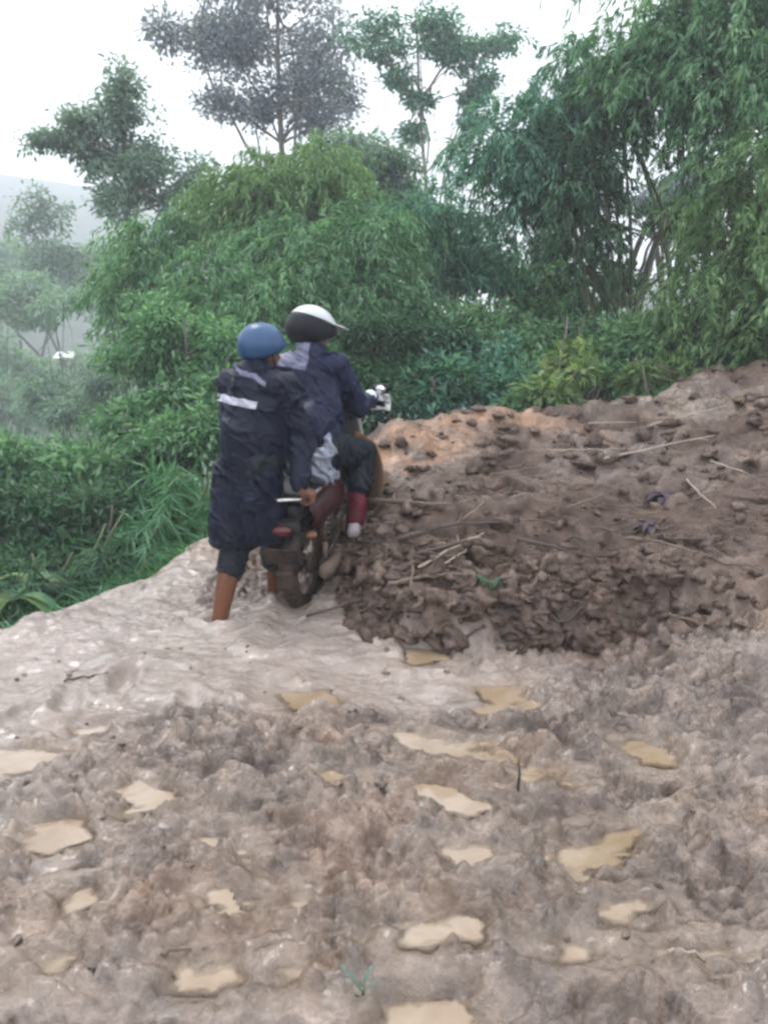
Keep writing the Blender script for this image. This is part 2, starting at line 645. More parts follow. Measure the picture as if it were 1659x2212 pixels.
# character masks
swx, swy = GX + .5 * fbm(GX * 1.1, GY * 1.1, 3, 301), GY + .4 * fbm(GX * 1.3, GY * 1.3, 3, 302)
slurry = sstep(.95, .45, np.hypot((swx + .55) / 1.75, (swy - 3.85) / .95)) * sstep(.22, .02, base)
slurry = np.maximum(slurry, sstep(1.0, .45, np.hypot((swx + 1.75) / 1.3, (swy - 3.5) / 1.2)) * .9)
slurry = np.maximum(slurry, .9 * sstep(-.9, -1.3, GX + .12 * fbm(GX * 3, GY * 3, 2, 305)) * sstep(3.6, 4.4, GY))
slurry = np.maximum(slurry, .35 * sstep(.08, .32, fbm(GX * .8 + 3, GY * 1.1, 3, 303)) * sstep(3.9, 3.3, GY))
front = np.array([ground(px, py)[:2] for px, py in [(640, 1130), (700, 1185), (742, 1262), (785, 1325), (850, 1366), (950, 1388), (1100, 1402), (1250, 1392), (1420, 1372), (1560, 1350), (1800, 1300)]])
front = np.vstack([front, [[9, 3.5], [9, 14], [-.3, 14]]])
hs_ = -poly_sd(GX, GY, front) + .22 * fbm(GX * 2.2, GY * 2.2, 3, 310) + .10 * fbm(GX * 7, GY * 7, 3, 311)
heap = sstep(-.02, .10, hs_)
mound = heap * sstep(-.02, .1, base)
# warp for organic lumps
wx = GX + .10 * fbm(GX * 3, GY * 3, 3, 21)
wy = GY + .10 * fbm(GX * 3, GY * 3, 3, 22)
f1, f2, cv = worley(wx * 5.2, wy * 7.6, 31)
lump = (1 - np.minimum(f1 * 1.15, 1) ** 2) * (.25 + .75 * cv)
g1, g2, gv = worley(wx * 13 + 7, wy * 16, 41)
lump2 = (1 - np.minimum(g1 * 1.2, 1) ** 2) * gv
k1, k2, kv = worley(wx * 30 + 3, wy * 34, 51)
lump3 = (1 - np.minimum(k1 * 1.2, 1) ** 2) * kv
big = fbm(GX * 1.6, GY * 2.2, 4, 5)
mid = fbm(wx * 5, wy * 11, 4, 6)
fine = fbm(GX * 28, GY * 34, 3, 7)
ridg = 1 - np.abs(fbm(wx * 3.4, wy * 5.0, 4, 77)) * 3.2
rough_amt = (1 - .86 * slurry) * (1 - .72 * mound)
h = base + .085 * big * (1 - .6 * slurry)
h = h + .24 * sstep(-.02, .12, hs_) * np.exp(-np.maximum(hs_, 0) / .75) * sstep(2.8, 1.4, GX) * sstep(-.35, .15, GX)
crack = sstep(.0, .22, g2 - g1)
h = h + rough_amt * (.060 * lump * (.4 + .6 * crack) + .030 * lump2 * crack + .011 * lump3 + .070 * mid + .012 * fine + .022 * np.maximum(ridg, 0)) - .050 * rough_amt
h = h + .0012 * fine * slurry + .010 * fbm(GX * 5, GY * 8, 3, 320) * slurry
# the slumped heap: bigger clods, terraces and overhang-like steps
m1, m2, mv = worley(wx * 2.7, wy * 3.4 + .6 * GX, 61)
h = h + mound * (.11 * (1 - np.minimum(m1 * 1.0, 1) ** 2) * mv + .10 * fbm(wx * 2.2, wy * 4 + .5 * GX, 4, 63) + .022 * lump - .04)
terr = np.sin((GY + .35 * GX + .35 * fbm(GX * 1.5, GY * 1.5, 3, 65)) * 9.0)
h = h + mound * .025 * terr
# hollows in the heap, dug out from the front
for (px, py, r, dep) in [(1085, 1275, .17, .20), (1180, 1215, .14, .10), (1500, 1150, .20, .12), (1430, 1080, .2, .10), (1320, 910, .3, .12), (1620, 1290, .2, .12), (1520, 905, .3, .1),
                         (880, 1330, .16, .08), (1000, 1340, .14, .06)]:
    p = ground(px, py)
    h = h - dep * np.exp(-(((GX - p[0]) / r) ** 2 + ((GY - p[1]) / (r * .55)) ** 2) ** 1.5)
# wheel rut churned by the motorcycle and footprints
for (ax, ay, bx_, by_, w, dep) in [(-.56, 3.9, -.46, 4.9, .08, .035), (-.25, 2.0, -.5, 3.4, .09, .03)]:
    e = np.array((bx_ - ax, by_ - ay))
    t = np.clip(((GX - ax) * e[0] + (GY - ay) * e[1]) / (e @ e), 0, 1)
    dd = np.hypot(GX - ax - t * e[0], GY - ay - t * e[1])
    h = h - dep * np.exp(-(dd / w) ** 2) + dep * .6 * np.exp(-((dd - w * 1.9) / (w * .7)) ** 2)
for (cx_, cy__, rr_) in [(-.915, 4.255, .075), (-.675, 4.70, .07)]:      # mud pushed up round the legs
    q_ = np.hypot(GX - cx_, (GY - cy__) * 1.1)
    h = h + .030 * np.exp(-((q_ - rr_ * 1.5) / .035) ** 2) * (.7 + 1.2 * fbm(GX * 9, GY * 9, 2, 16)) - .03 * np.exp(-(q_ / rr_) ** 4)
frng = np.random.default_rng(3)
for k in range(44):
    fx, fy = frng.uniform(-2.2, 2.4), frng.uniform(1.3, 3.9)
    an = frng.uniform(-.6, .6)
    u = (GX - fx) * math.cos(an) + (GY - fy) * math.sin(an)
    v = -(GX - fx) * math.sin(an) + (GY - fy) * math.cos(an)
    q = (u / .055) ** 2 + (v / .13) ** 2
    h = h - .035 * np.exp(-q ** 2) + .010 * np.exp(-((np.sqrt(q) - 1.5) / .4) ** 2)
# puddles: basins with a rim
PUDW, PREP = [], []
shore = np.zeros_like(h)
for pl in PUD:
    pts = np.array([ground(px, py) for px, py in pl])
    # densify and roughen the outline
    c = pts[:, :2].mean(0)
    lvl = float(np.median(pts[:, 2])) - .004
    out = []
    for i in range(len(pts)):
        a, b = pts[i, :2], pts[(i + 1) % len(pts), :2]
        for t in (0, .33, .66):
            out.append(a + (b - a) * t)
    out = np.array(out)
    jit = np.array([vnoise(np.array([p[0] * 14]), np.array([p[1] * 14]), 4)[0] for p in out])
    out = c + (out - c) * (1 + .22 * jit[:, None])
    x0, x1 = out[:, 0].min() - .25, out[:, 0].max() + .25
    y0, y1 = out[:, 1].min() - .25, out[:, 1].max() + .25
    i0, i1 = np.searchsorted(xs, (x0, x1))
    j0, j1 = np.searchsorted(ys, (y0, y1))
    if i1 <= i0 or j1 <= j0:
        continue
    sl = (slice(j0, j1), slice(i0, i1))
    sd = poly_sd(GX[sl], GY[sl], out) + .085 * fbm(GX[sl] * 6, GY[sl] * 9, 4, 9)
    hh = h[sl]
    lvl = float(np.percentile(hh[sd < .08], 22))
    PREP.append((sl, sd, lvl, c, out))
    rim = sstep(.13, .05, sd) * sstep(-.01, .05, sd)
    hh = np.maximum(hh, (lvl + .004 + .012 * lump2[sl]) * 1.0 * (rim > .02) + hh * (rim <= .02))
    h[sl] = hh
claimed = np.zeros(h.shape, np.int32)
for k, (sl, sd, lvl, c, out) in enumerate(PREP):
    hh = h[sl]
    inner = sstep(.055, -.03, sd)
    bumps = hh - base[sl]
    bumps = bumps - bumps.mean()
    hh = hh * (1 - inner) + (lvl - .020 - .03 * sstep(.02, -.06, sd) + .5 * bumps) * inner
    h[sl] = hh
    shore[sl] = np.maximum(shore[sl], sstep(.17, .01, sd))
    PUDW.append((sl, sd, lvl))
# road edge falls away; a broken lip of soil
lip = .03 * np.exp(-((dE + .12) / .12) ** 2) * (1 + 2.2 * fbm(GX * 3, GY * 3, 3, 91)) * sstep(1.0, .2, GX)
dd = dE + .10 * fbm(GX * 2.2, GY * 2.2, 4, 92) + .05 * fbm(GX * 8, GY * 8, 3, 93)
h = h + lip
h = h - 1.0 * (np.sqrt(np.maximum(dd, 0) ** 2 + .0036) - .06) * (dd > 0)
# sides of the sheet go under the hillside
brd = np.minimum.reduce([GX - xs[0], xs[-1] - GX, ys[-1] - GY])
h = h - .5 * sstep(.35, .0, brd)
ground_h = h


def road_z(x, y):
    i = int(np.clip(np.searchsorted(xs, x), 1, len(xs) - 1))
    j = int(np.clip(np.searchsorted(ys, y), 1, len(ys) - 1))
    return float(ground_h[j, i])


nx, ny = len(xs), len(ys)
V = np.stack([GX.ravel(), GY.ravel(), h.ravel()], 1)
idx = np.arange(nx * ny).reshape(ny, nx)
F = np.stack([idx[:-1, :-1].ravel(), idx[:-1, 1:].ravel(), idx[1:, 1:].ravel(), idx[1:, :-1].ravel()], 1)
# keep only what lies on the road side or just over its lip
keep = (dE < .9)
kf = keep[:-1, :-1].ravel()
F = F[kf]
used = np.unique(F)
remap = np.full(nx * ny, -1)
remap[used] = np.arange(len(used))
me = np_mesh('muddy_road', V[used], remap[F], M['mud'], True)


def vattr(me, name, vals):
    a = me.attributes.new(name, 'FLOAT', 'POINT')
    a.data.foreach_set('value', np.ascontiguousarray(vals, dtype=np.float32))


clay_m = np.exp(-(((GX - .25) / .45) ** 2 + ((GY - 6.35) / .42) ** 2)) * 1.8 + .9 * np.exp(-(((GX - 1.0) / .9) ** 2 + ((GY - 6.9) / .3) ** 2)) \
    + .22 * sstep(.1, .35, fbm(GX * 1.3, GY * 1.9, 3, 201)) * (1 - slurry) + 1.3 * np.exp(-(((GX + 1.22) / .28) ** 2 + ((GY - 5.45) / .28) ** 2))
soil_m = np.clip(heap * (1.0 - .42 * sstep(4.9, 6.6, GY - .1 * GX) + 1.3 * fbm(GX * 1.5, GY * 2.0, 4, 202)) * (1 - .7 * np.clip(clay_m, 0, 1)) + .6 * sstep(-.02, .06, dE), 0, 1)
wet_m = np.clip(slurry + .5 * sstep(-.5, -1.6, GX) + .8 * shore, 0, 1)
vattr(me, 'clay', np.clip(clay_m, 0, 1).ravel()[used])
vattr(me, 'soil', soil_m.ravel()[used])
vattr(me, 'wet', wet_m.ravel()[used])
vattr(me, 'slurry', (slurry * (1 - heap)).ravel()[used])
vattr(me, 'shore', shore.ravel()[used])
road = link('muddy_road', me)
tag(road, kind='structure')

taken = np.zeros(ground_h.shape, bool)
for k, (sl, sd, lvl) in enumerate(PUDW):
    dep = lvl - ground_h[sl]
    okv = (sd < .06) & (dep > -.012) & ~taken[sl]
    taken[sl] |= okv
    idp = np.arange(dep.size).reshape(dep.shape)
    q = okv[:-1, :-1] & okv[:-1, 1:] & okv[1:, 1:] & okv[1:, :-1]
    Fp = np.stack([idp[:-1, :-1][q], idp[:-1, 1:][q], idp[1:, 1:][q], idp[1:, :-1][q]], 1)
    if len(Fp) < 6:
        continue
    us = np.unique(Fp)
    rm = np.full(dep.size, -1)
    rm[us] = np.arange(len(us))
    Vp = np.column_stack([GX[sl].ravel()[us], GY[sl].ravel()[us], np.full(len(us), lvl)])
    pm = np_mesh('puddle', Vp, rm[Fp], M['water'], True)
    vattr(pm, 'depth', np.clip(dep.ravel()[us], 0, .1))
    tag(link('puddle', pm), kind='structure')

# ------------------------------------------------------------------ hillside reaching to the far hills
hx = np.concatenate([np.arange(-300, -40, 6.0), np.arange(-40, -12, 1.2), np.arange(-12, 14, .35), np.arange(14, 40, 1.2), np.arange(40, 301, 6.0)])
hy = np.concatenate([np.arange(-40, -4, 4.0), np.arange(-4, 18, .35), np.arange(18, 45, 1.2), np.arange(45, 321, 6.0)])
HX, HY = np.meshgrid(hx, hy)
HZ = hill_z(HX, HY)
idx = np.arange(HX.size).reshape(HX.shape)
F = np.stack([idx[:-1, :-1].ravel(), idx[:-1, 1:].ravel(), idx[1:, 1:].ravel(), idx[1:, :-1].ravel()], 1)
me = np_mesh('hillside', np.stack([HX.ravel(), HY.ravel(), HZ.ravel()], 1), F, M['hill'], True)
vattr(me, 'green', sstep(-.1, .35, edge_d(HX, HY)).ravel())
tag(link('hillside', me), kind='structure')


# ------------------------------------------------------------------ foliage builders
def unit(v):
    return v / (np.linalg.norm(v, axis=-1, keepdims=True) + 1e-9)


def leaf_quads(P, A, N, L, W, fold=.15):
    """P base points, A leaf axes, N rough normals, L lengths, W widths -> verts, faces"""
    A = unit(A)
    S = unit(np.cross(A, N))
    N2 = np.cross(S, A)
    L = L[:, None]
    W = W[:, None]
    p0 = P
    p1 = P + A * L * .42 + S * W * .5 + N2 * W * fold
    p2 = P + A * L - N2 * L * .12
    p3 = P + A * L * .42 - S * W * .5 + N2 * W * fold
    V = np.stack([p0, p1, p2, p3], 1).reshape(-1, 3)
    F = np.arange(len(P) * 4).reshape(-1, 4)
    return V, F


def tubes(paths, sides=6):
    """paths: list of (points (n,3), radii (n,)) -> verts, quad faces, all in one mesh of one thing"""
    Vs, Fs, off = [], [], 0
    for pts, rad in paths:
        pts = np.asarray(pts, float)
        rad = np.asarray(rad, float)
        T = np.gradient(pts, axis=0)
        T = unit(T)
        ref = np.array((0.0, 0, 1)) if abs(T[0][2]) < .9 else np.array((1.0, 0, 0))
        n = len(pts)
        ang = np.linspace(0, 2 * math.pi, sides, endpoint=False)
        for i in range(n):
            u = np.cross(T[i], ref)
            u /= np.linalg.norm(u) + 1e-9
            v = np.cross(T[i], u)
            Vs.append(pts[i] + rad[i] * (np.cos(ang)[:, None] * u + np.sin(ang)[:, None] * v))
        for i in range(n - 1):
            for s in range(sides):
                a = off + i * sides + s
                b = off + i * sides + (s + 1) % sides
                Fs.append((a, b, b + sides, a + sides))
        # end caps as quads fan (even sides)
        for e in (off, off + (n - 1) * sides):
            for s in range(1, sides - 2, 2):
                Fs.append((e, e + s, e + s + 1, e + s + 2) if s + 2 < sides else (e, e + s, e + s + 1, e))
        off += n * sides
    return np.vstack(Vs), np.array(Fs)


def curve_path(a, b, bend=.15, n=7, r0=.1, r1=.04, seed=0):
    a, b = np.asarray(a, float), np.asarray(b, float)
    g = np.random.default_rng(seed)
    t = np.linspace(0, 1, n)[:, None]
    L = np.linalg.norm(b - a)
    off = unit(g.normal(size=3)) * L * bend
    wob = g.normal(size=(n, 3)) * L * .012
    wob[0] = wob[-1] = 0
    pts = a + (b - a) * t + off * (4 * t * (1 - t)) * .5 + wob
    return pts, np.linspace(r0, r1, n)


def rand_dirs(n, g):
    return unit(g.normal(size=(n, 3)))


def lobe_points(c, r, n, g, inner=.45):
    d = rand_dirs(n, g)
    f = inner + (1 - inner) * g.random(n) ** .6
    f *= 1 + .22 * np.sin(d[:, 0] * 5 + c[0] * 3) * np.cos(d[:, 2] * 6 + c[2] * 2)
    return np.asarray(c) + d * f[:, None] * np.asarray(r), d


def px_lobe(px, py, Y, rx, ry, rd=None):
    c = at(px, py, Y)
    s = np.linalg.norm(c - CAM) / FPX
    return c, np.array((rx * s, rd if rd else (rx + ry) * .5 * s, ry * s))


LAI = 1.5


def clump_leaves(lobes, g, leaf, clump_r, per, density, droop=.35):
    """leaf clumps spread over the lobes: returns verts, faces and clump centres"""
    Ps, As, Ns, cents = [], [], [], []
    for c, r in lobes:
        area = 4 * math.pi * ((r[0] * r[1]) ** 1.6 / 3 + (r[0] * r[2]) ** 1.6 / 3 + (r[1] * r[2]) ** 1.6 / 3) ** (1 / 1.6)
        n = max(4, int(density * LAI * area / (per * .5 * leaf[0] * leaf[1])))
        C, d = lobe_points(c, r, n, g)
        cents.append(C)
        k = per
        q = rand_dirs(n * k, g) * (g.random((n * k, 1)) ** .45) * clump_r * np.repeat(g.uniform(.6, 1.35, n), k)[:, None]
        q[:, 2] *= .7
        P = np.repeat(C, k, 0) + q
        out = unit(q) * .8 + np.repeat(d, k, 0) * .5 + g.normal(size=(n * k, 3)) * .45
        out[:, 2] -= droop
        N = np.tile((0, 0, 1.0), (n * k, 1)) + g.normal(size=(n * k, 3)) * .5 + np.repeat(d, k, 0) * .4
        Ps.append(P)
        As.append(out)
        Ns.append(N)
    P, A, N = np.vstack(Ps), np.vstack(As), np.vstack(Ns)
    L = leaf[0] * g.uniform(.6, 1.3, len(P))
    W = leaf[1] * g.uniform(.7, 1.25, len(P))
    V, F = leaf_quads(P, A, N, L, W)
    return V, F, np.vstack(cents)


def spray_leaves(lobes, g, leaf, length, per, density, hang=.9, up=.35):
    """arching sprays with narrow hanging leaves (bamboo)"""
    Ps, As, Ns, cents = [], [], [], []
    for c, r in lobes:
        area = 4 * math.pi * ((r[0] * r[1]) ** 1.6 / 3 + (r[0] * r[2]) ** 1.6 / 3 + (r[1] * r[2]) ** 1.6 / 3) ** (1 / 1.6)
        n = max(4, int(density * LAI * area / (per * .5 * leaf[0] * leaf[1])))
        C, d = lobe_points(c, r, n, g, .4)
        cents.append(C)
        D = d * .9 + g.normal(size=(n, 3)) * .35
        D[:, 2] = D[:, 2] * .5 + up
        D = unit(D)
        Ls = length * g.uniform(.55, 1.3, n)
        t = g.uniform(.1, 1.0, (n, per))
        P = C[:, None, :] + D[:, None, :] * (Ls[:, None] * t)[:, :, None]
        P[:, :, 2] -= (Ls[:, None] * t ** 2 * .75)
        tang = D[:, None, :] - np.array((0, 0, 1.0)) * (1.5 * t)[:, :, None]
        side = g.normal(size=(n, per, 3)) * .55
        A = unit(tang) + side
        A[:, :, 2] -= hang * .6
        P = P.reshape(-1, 3) + g.normal(size=(n * per, 3)) * length * .04
        Ps.append(P)
        As.append(A.reshape(-1, 3))
        Ns.append(np.tile((0, 0, 1.0), (n * per, 1)) + g.normal(size=(n * per, 3)) * .6 + np.repeat(d, per, 0) * .5)
    P, A, N = np.vstack(Ps), np.vstack(As), np.vstack(Ns)
    L = leaf[0] * g.uniform(.6, 1.3, len(P))
    W = leaf[1] * g.uniform(.7, 1.25, len(P))
    V, F = leaf_quads(P, A, N, L, W, .25)
    return V, F, np.vstack(cents)


def plant(name, label, cat, lobes, mat, style='clump', leaf=(.12, .05), size=.3, per=14, density=1.0, seed=0,
          trunk=None, bark='bark', tr=.1, stems=1, spread=.4, group=None, twigs=60, fork=.45, parts=('trunk', 'crown'), droop=.35, up=.35, sub=9):
    """a tree or shrub: lobes is a list of (centre, radii); trunk = foot of the trunk"""
    g = np.random.default_rng(seed)
    lobes = [(np.asarray(c, float), np.asarray(r, float)) for c, r in lobes]
    main_lobes = lobes
    if sub:
        # break every lobe up into uneven tufts so that light and dark alternate
        lobes = []
        for c, r in main_lobes:
            C, d = lobe_points(c, r * .80, sub, g, .55)
            for q in C:
                lobes.append((q, r * g.uniform(.26, .46) * np.array((1, 1, .8))))
    if style == 'clump':
        V, F, cents = clump_leaves(lobes, g, leaf, size, per, density, droop)
    else:
        V, F, cents = spray_leaves(lobes, g, leaf, size, per, density, up=up)
    allc = np.array([c for c, r in main_lobes])
    if trunk is None:
        lo = allc.mean(0)
        trunk = (lo[0], lo[1])
    foot = np.array((trunk[0], trunk[1], float(hill_z(trunk[0], trunk[1])) - .08))
    root = empty(name, foot)
    tag(root, label, cat, group)
    paths = []
    order = np.argsort(allc[:, 2])
    top = allc[order[-1]]
    for s in range(stems):
        f = foot + np.array((g.normal() * spread, g.normal() * spread * .6, 0)) * (stems > 1)
        f[2] = float(hill_z(f[0], f[1])) - .1
        tgt = top if stems == 1 else allc[g.integers(len(allc))] + g.normal(size=3) * .2
        n = 10
        t = np.linspace(0, 1, n)
        pts = f + (tgt - f) * np.column_stack([t ** 1.5 if stems > 1 else t, t ** 1.5 if stems > 1 else t, t]) + np.column_stack([.06 * np.sin(t * 4 + s), .06 * np.cos(t * 3 + s), 0 * t]) * np.linalg.norm(tgt - f) * .25 * np.sin(t * math.pi)[:, None]
        paths.append((pts, tr * (1 - .8 * t) + .008))
    main = paths[0][0]
    for i, (c, r) in enumerate(main_lobes):
        # limb from the stem nearest in height
        stem = paths[int(g.integers(stems))][0]
        zf = foot[2] + (c[2] - foot[2]) * (fork + .35 * g.random())
        j = int(np.argmin(np.abs(stem[:, 2] - zf)))
        j = min(j, len(stem) - 2)
        rr = tr * (1 - .8 * j / 9) * .55 + .006
        paths.append(curve_path(stem[j], c, .25, 7, rr, .3 * rr + .004, seed * 31 + i))
    for q in range(min(twigs, len(cents))):
        c = cents[int(g.integers(len(cents)))]
        li = int(np.argmin(((allc - c) ** 2).sum(1)))
        paths.append(curve_path(allc[li] + g.normal(size=3) * .1 * main_lobes[li][1], c, .2, 4, .016 + tr * .08, .005, seed * 77 + q))
    TV, TF = tubes(paths, 6)
    link(parts[0], np_mesh(parts[0], TV, TF, M[bark], True), root)
    link(parts[1], np_mesh(parts[1], V, F, mat), root)
    return root


LEAF = {
    'bamboo': make_leaf('bamboo_leaf', [(0.046, 0.122, 0.067), (0.116, 0.244, 0.134), (0.268, 0.427, 0.255)], .42),
    'yellow': make_leaf('yellow_green_leaf', [(.060, .125, .050), (.130, .235, .105), (.27, .38, .20)], .42),
    'dark': make_leaf('dark_green_leaf', [(.013, .042, .024), (.040, .105, .056), (.11, .20, .115)], .35),
    'teal': make_leaf('blue_green_leaf', [(0.039, 0.116, 0.088), (0.091, 0.220, 0.168), (0.207, 0.378, 0.295)], .42),
    'mist': make_leaf('mist_paled_leaf', [(.13, .23, .17), (.22, .34, .26), (.34, .46, .37)], .45),  # valley mist put into the leaf colour, on top of the haze volume
    'lilac': make_leaf('haze_tinted_leaf', [(.14, .155, .23), (.22, .24, .33), (.33, .35, .44)], .45),  # lilac cast of distant haze painted into the leaves
    'grass': make_leaf('grass_blade', [(0.037, 0.116, 0.056), (0.079, 0.207, 0.107), (0.159, 0.317, 0.161)], .38),
    'grey': make_leaf('grey_green_leaf', [(.08, .14, .12), (.15, .23, .20), (.27, .36, .31)], .45),
    'bright': make_leaf('bright_weed_leaf', [(.075, .130, .050), (.145, .225, .095), (.28, .36, .18)], .42),
}
# ------------------------------------------------------------------ trees and shrubs beyond the road
L = px_lobe
# far tall trees
plant('tall_tree', 'tall hazy grey-lilac tree with open crown reaching the top of the picture', 'tree',
      [L(420, 70, 24, 90, 60), L(520, 140, 24, 110, 90), L(620, 60, 24, 120, 90), L(690, 130, 24.5, 70, 90), L(480, 220, 24, 45, 30), L(600, -60, 24, 150, 70),
       L(560, 90, 24, 90, 70), L(660, 180, 24, 80, 60), L(640, 240, 24, 60, 40), L(690, 270, 24, 50, 35), L(560, 240, 24, 40, 25), L(740, 200, 25, 40, 40)],
      LEAF['lilac'], leaf=(.16, .085), size=.42, per=22, density=.36, seed=1, trunk=(at(610, 420, 24)[0], 24.0), tr=.2, twigs=120, droop=.2, fork=.68)
plant('umbrella_tree', 'tall slender tree with flat spreading green crown above a bare thin trunk', 'tree',
      [L(815, 75, 21, 70, 38), L(900, 60, 21, 80, 36), L(990, 85, 21, 90, 36), L(1080, 85, 21, 65, 28), L(870, 115, 21, 60, 24), L(1000, 125, 21, 70, 20),
       L(905, 215, 21, 26, 14), L(870, 170, 21, 30, 14), L(1015, 205, 21, 24, 14), L(1040, 175, 21, 26, 12), L(890, 285, 21, 26, 9), L(1020, 265, 21, 22, 8)],
      LEAF['teal'], leaf=(.14, .07), size=.30, per=20, density=.66, seed=2, trunk=(at(985, 420, 21)[0], 21.0), tr=.10, twigs=90, bark='bark_brown', fork=.74, sub=7)
plant('pointed_tree', 'dark grey-green tree with pointed top standing alone at the left', 'tree',
      [L(262, 180, 17, 22, 40), L(265, 235, 17, 40, 40), L(265, 300, 17, 95, 50), L(330, 350, 17, 110, 60), L(200, 270, 17, 55, 36), L(170, 280, 17, 40, 26), L(100, 305, 17, 38, 14),
       L(400, 390, 17, 60, 50), L(260, 390, 17, 90, 55), L(190, 350, 17.2, 30, 30), L(330, 430, 16.5, 100, 60)],
      LEAF['grey'], leaf=(.12, .06), size=.28, per=22, density=.42, seed=3, trunk=(at(290, 500, 17)[0], 17.0), tr=.12, twigs=80, fork=.74)
plant('background_tree', 'dark grey-green tree rising just behind the middle thicket', 'tree',
      [L(780, 360, 16, 90, 55), L(860, 390, 16, 80, 55), L(700, 330, 16.5, 60, 40), L(830, 450, 16, 90, 60)],
      LEAF['grey'], leaf=(.13, .06), size=.30, per=20, density=.9, seed=4, tr=.12)
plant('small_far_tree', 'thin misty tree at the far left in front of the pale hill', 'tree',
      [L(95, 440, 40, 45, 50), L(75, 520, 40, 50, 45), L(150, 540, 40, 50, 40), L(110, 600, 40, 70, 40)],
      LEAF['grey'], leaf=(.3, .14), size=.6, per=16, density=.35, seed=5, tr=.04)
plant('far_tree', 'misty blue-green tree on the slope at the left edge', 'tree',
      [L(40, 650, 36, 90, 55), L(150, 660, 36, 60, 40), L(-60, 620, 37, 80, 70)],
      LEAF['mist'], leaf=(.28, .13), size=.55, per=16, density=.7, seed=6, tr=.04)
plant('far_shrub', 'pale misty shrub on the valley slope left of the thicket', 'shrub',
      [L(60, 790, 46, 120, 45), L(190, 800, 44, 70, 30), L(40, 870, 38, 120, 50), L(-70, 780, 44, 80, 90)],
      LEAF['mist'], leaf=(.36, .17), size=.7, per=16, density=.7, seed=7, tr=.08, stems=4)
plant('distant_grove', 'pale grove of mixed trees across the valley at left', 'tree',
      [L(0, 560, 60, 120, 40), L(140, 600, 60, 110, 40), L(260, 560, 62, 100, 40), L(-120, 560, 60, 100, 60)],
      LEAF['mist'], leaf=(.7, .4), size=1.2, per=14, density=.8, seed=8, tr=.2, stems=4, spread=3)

# the thicket in the middle
plant('bamboo_thicket', 'yellow-green bamboo crest at the top of the middle thicket', 'bamboo',
      [L(560, 390, 12.5, 90, 50), L(660, 380, 12.5, 110, 60), L(600, 450, 12.2, 160, 70), L(720, 440, 12.4, 90, 60)],
      LEAF['yellow'], 'spray', (0.133, .030), .75, 26, .9, seed=11, tr=.018, stems=14, spread=.5, bark='culm', parts=('culms', 'foliage'))
plant('bamboo_thicket', 'grey-green bamboo sprawling at the left of the middle thicket, below the pointed tree', 'bamboo',
      [L(400, 510, 12.5, 110, 60), L(310, 570, 12.3, 80, 60), L(280, 650, 12.0, 60, 80), L(390, 630, 12.0, 120, 90), L(470, 460, 12.6, 80, 50)],
      LEAF['bamboo'], 'spray', (0.125, .030), .7, 26, .9, seed=12, tr=.016, stems=14, spread=.6, bark='culm', parts=('culms', 'foliage'))
plant('bamboo_thicket', 'dense green bamboo in the middle of the thicket behind the two helmets', 'bamboo',
      [L(600, 550, 10.6, 170, 90), L(760, 540, 10.8, 130, 90), L(520, 640, 10.2, 130, 90), L(680, 660, 10.2, 150, 90), L(820, 620, 10.6, 110, 90)],
      LEAF['bamboo'], 'spray', (0.117, .030), .62, 26, .95, seed=13, tr=.016, stems=16, spread=.7, bark='culm', parts=('culms', 'foliage'))
plant('bamboo_thicket', 'blue-green bamboo arching down at the right of the middle thicket', 'bamboo',
      [L(880, 490, 12.0, 110, 60), L(990, 520, 12.0, 100, 60), L(1060, 560, 12.0, 60, 50), L(940, 590, 11.6, 100, 60)],
      LEAF['teal'], 'spray', (0.125, .030), .65, 26, .9, seed=14, tr=.016, stems=12, spread=.6, bark='culm', parts=('culms', 'foliage'))
plant('dark_shrub', 'dark leafy shrub directly left of the person in the blue helmet', 'shrub',
      [L(420, 760, 8.6, 110, 90), L(330, 740, 8.8, 90, 80), L(450, 880, 8.0, 90, 90), L(380, 960, 7.8, 100, 80), L(520, 780, 8.4, 80, 80)],
      LEAF['bamboo'], leaf=(.095, .036), size=.2, per=18, density=.95, seed=15, tr=.016, stems=8, spread=.4, parts=('stems', 'foliage'))
plant('dark_shrub', 'dark green shrub right behind the rider and the handlebar', 'shrub',
      [L(800, 760, 9.0, 110, 80), L(900, 720, 9.3, 110, 70), L(880, 820, 8.6, 110, 70), L(760, 850, 8.2, 110, 80), L(650, 800, 8.6, 110, 90), L(640, 930, 8.0, 130, 90), L(800, 930, 8.0, 90, 60)],
      LEAF['dark'], leaf=(.10, .035), size=.2, per=18, density=1.0, seed=16, tr=.016, stems=8, spread=.5, parts=('stems', 'foliage'))
plant('leafy_shrub', 'blue-green glossy shrub above the ridge right of the handlebar', 'shrub',
      [L(960, 820, 8.6, 90, 60), L(1060, 820, 8.8, 90, 55), L(1010, 760, 9.2, 100, 60), L(920, 870, 8.2, 60, 40), L(1100, 860, 8.6, 60, 40)],
      LEAF['teal'], leaf=(.12, .045), size=.2, per=18, density=1.0, seed=17, tr=.025, stems=8, spread=.4, parts=('stems', 'foliage'))
plant('leafy_shrub', 'green shrub below the bare gap left of the right-hand bamboo', 'shrub',
      [L(1040, 710, 10.5, 90, 60), L(1120, 740, 10.0, 80, 50), L(950, 690, 10.5, 80, 50), L(1150, 800, 9.2, 60, 50)],
      LEAF['bamboo'], leaf=(.12, .045), size=.24, per=18, density=.95, seed=18, tr=.025, stems=6, spread=.4, parts=('stems', 'foliage'))
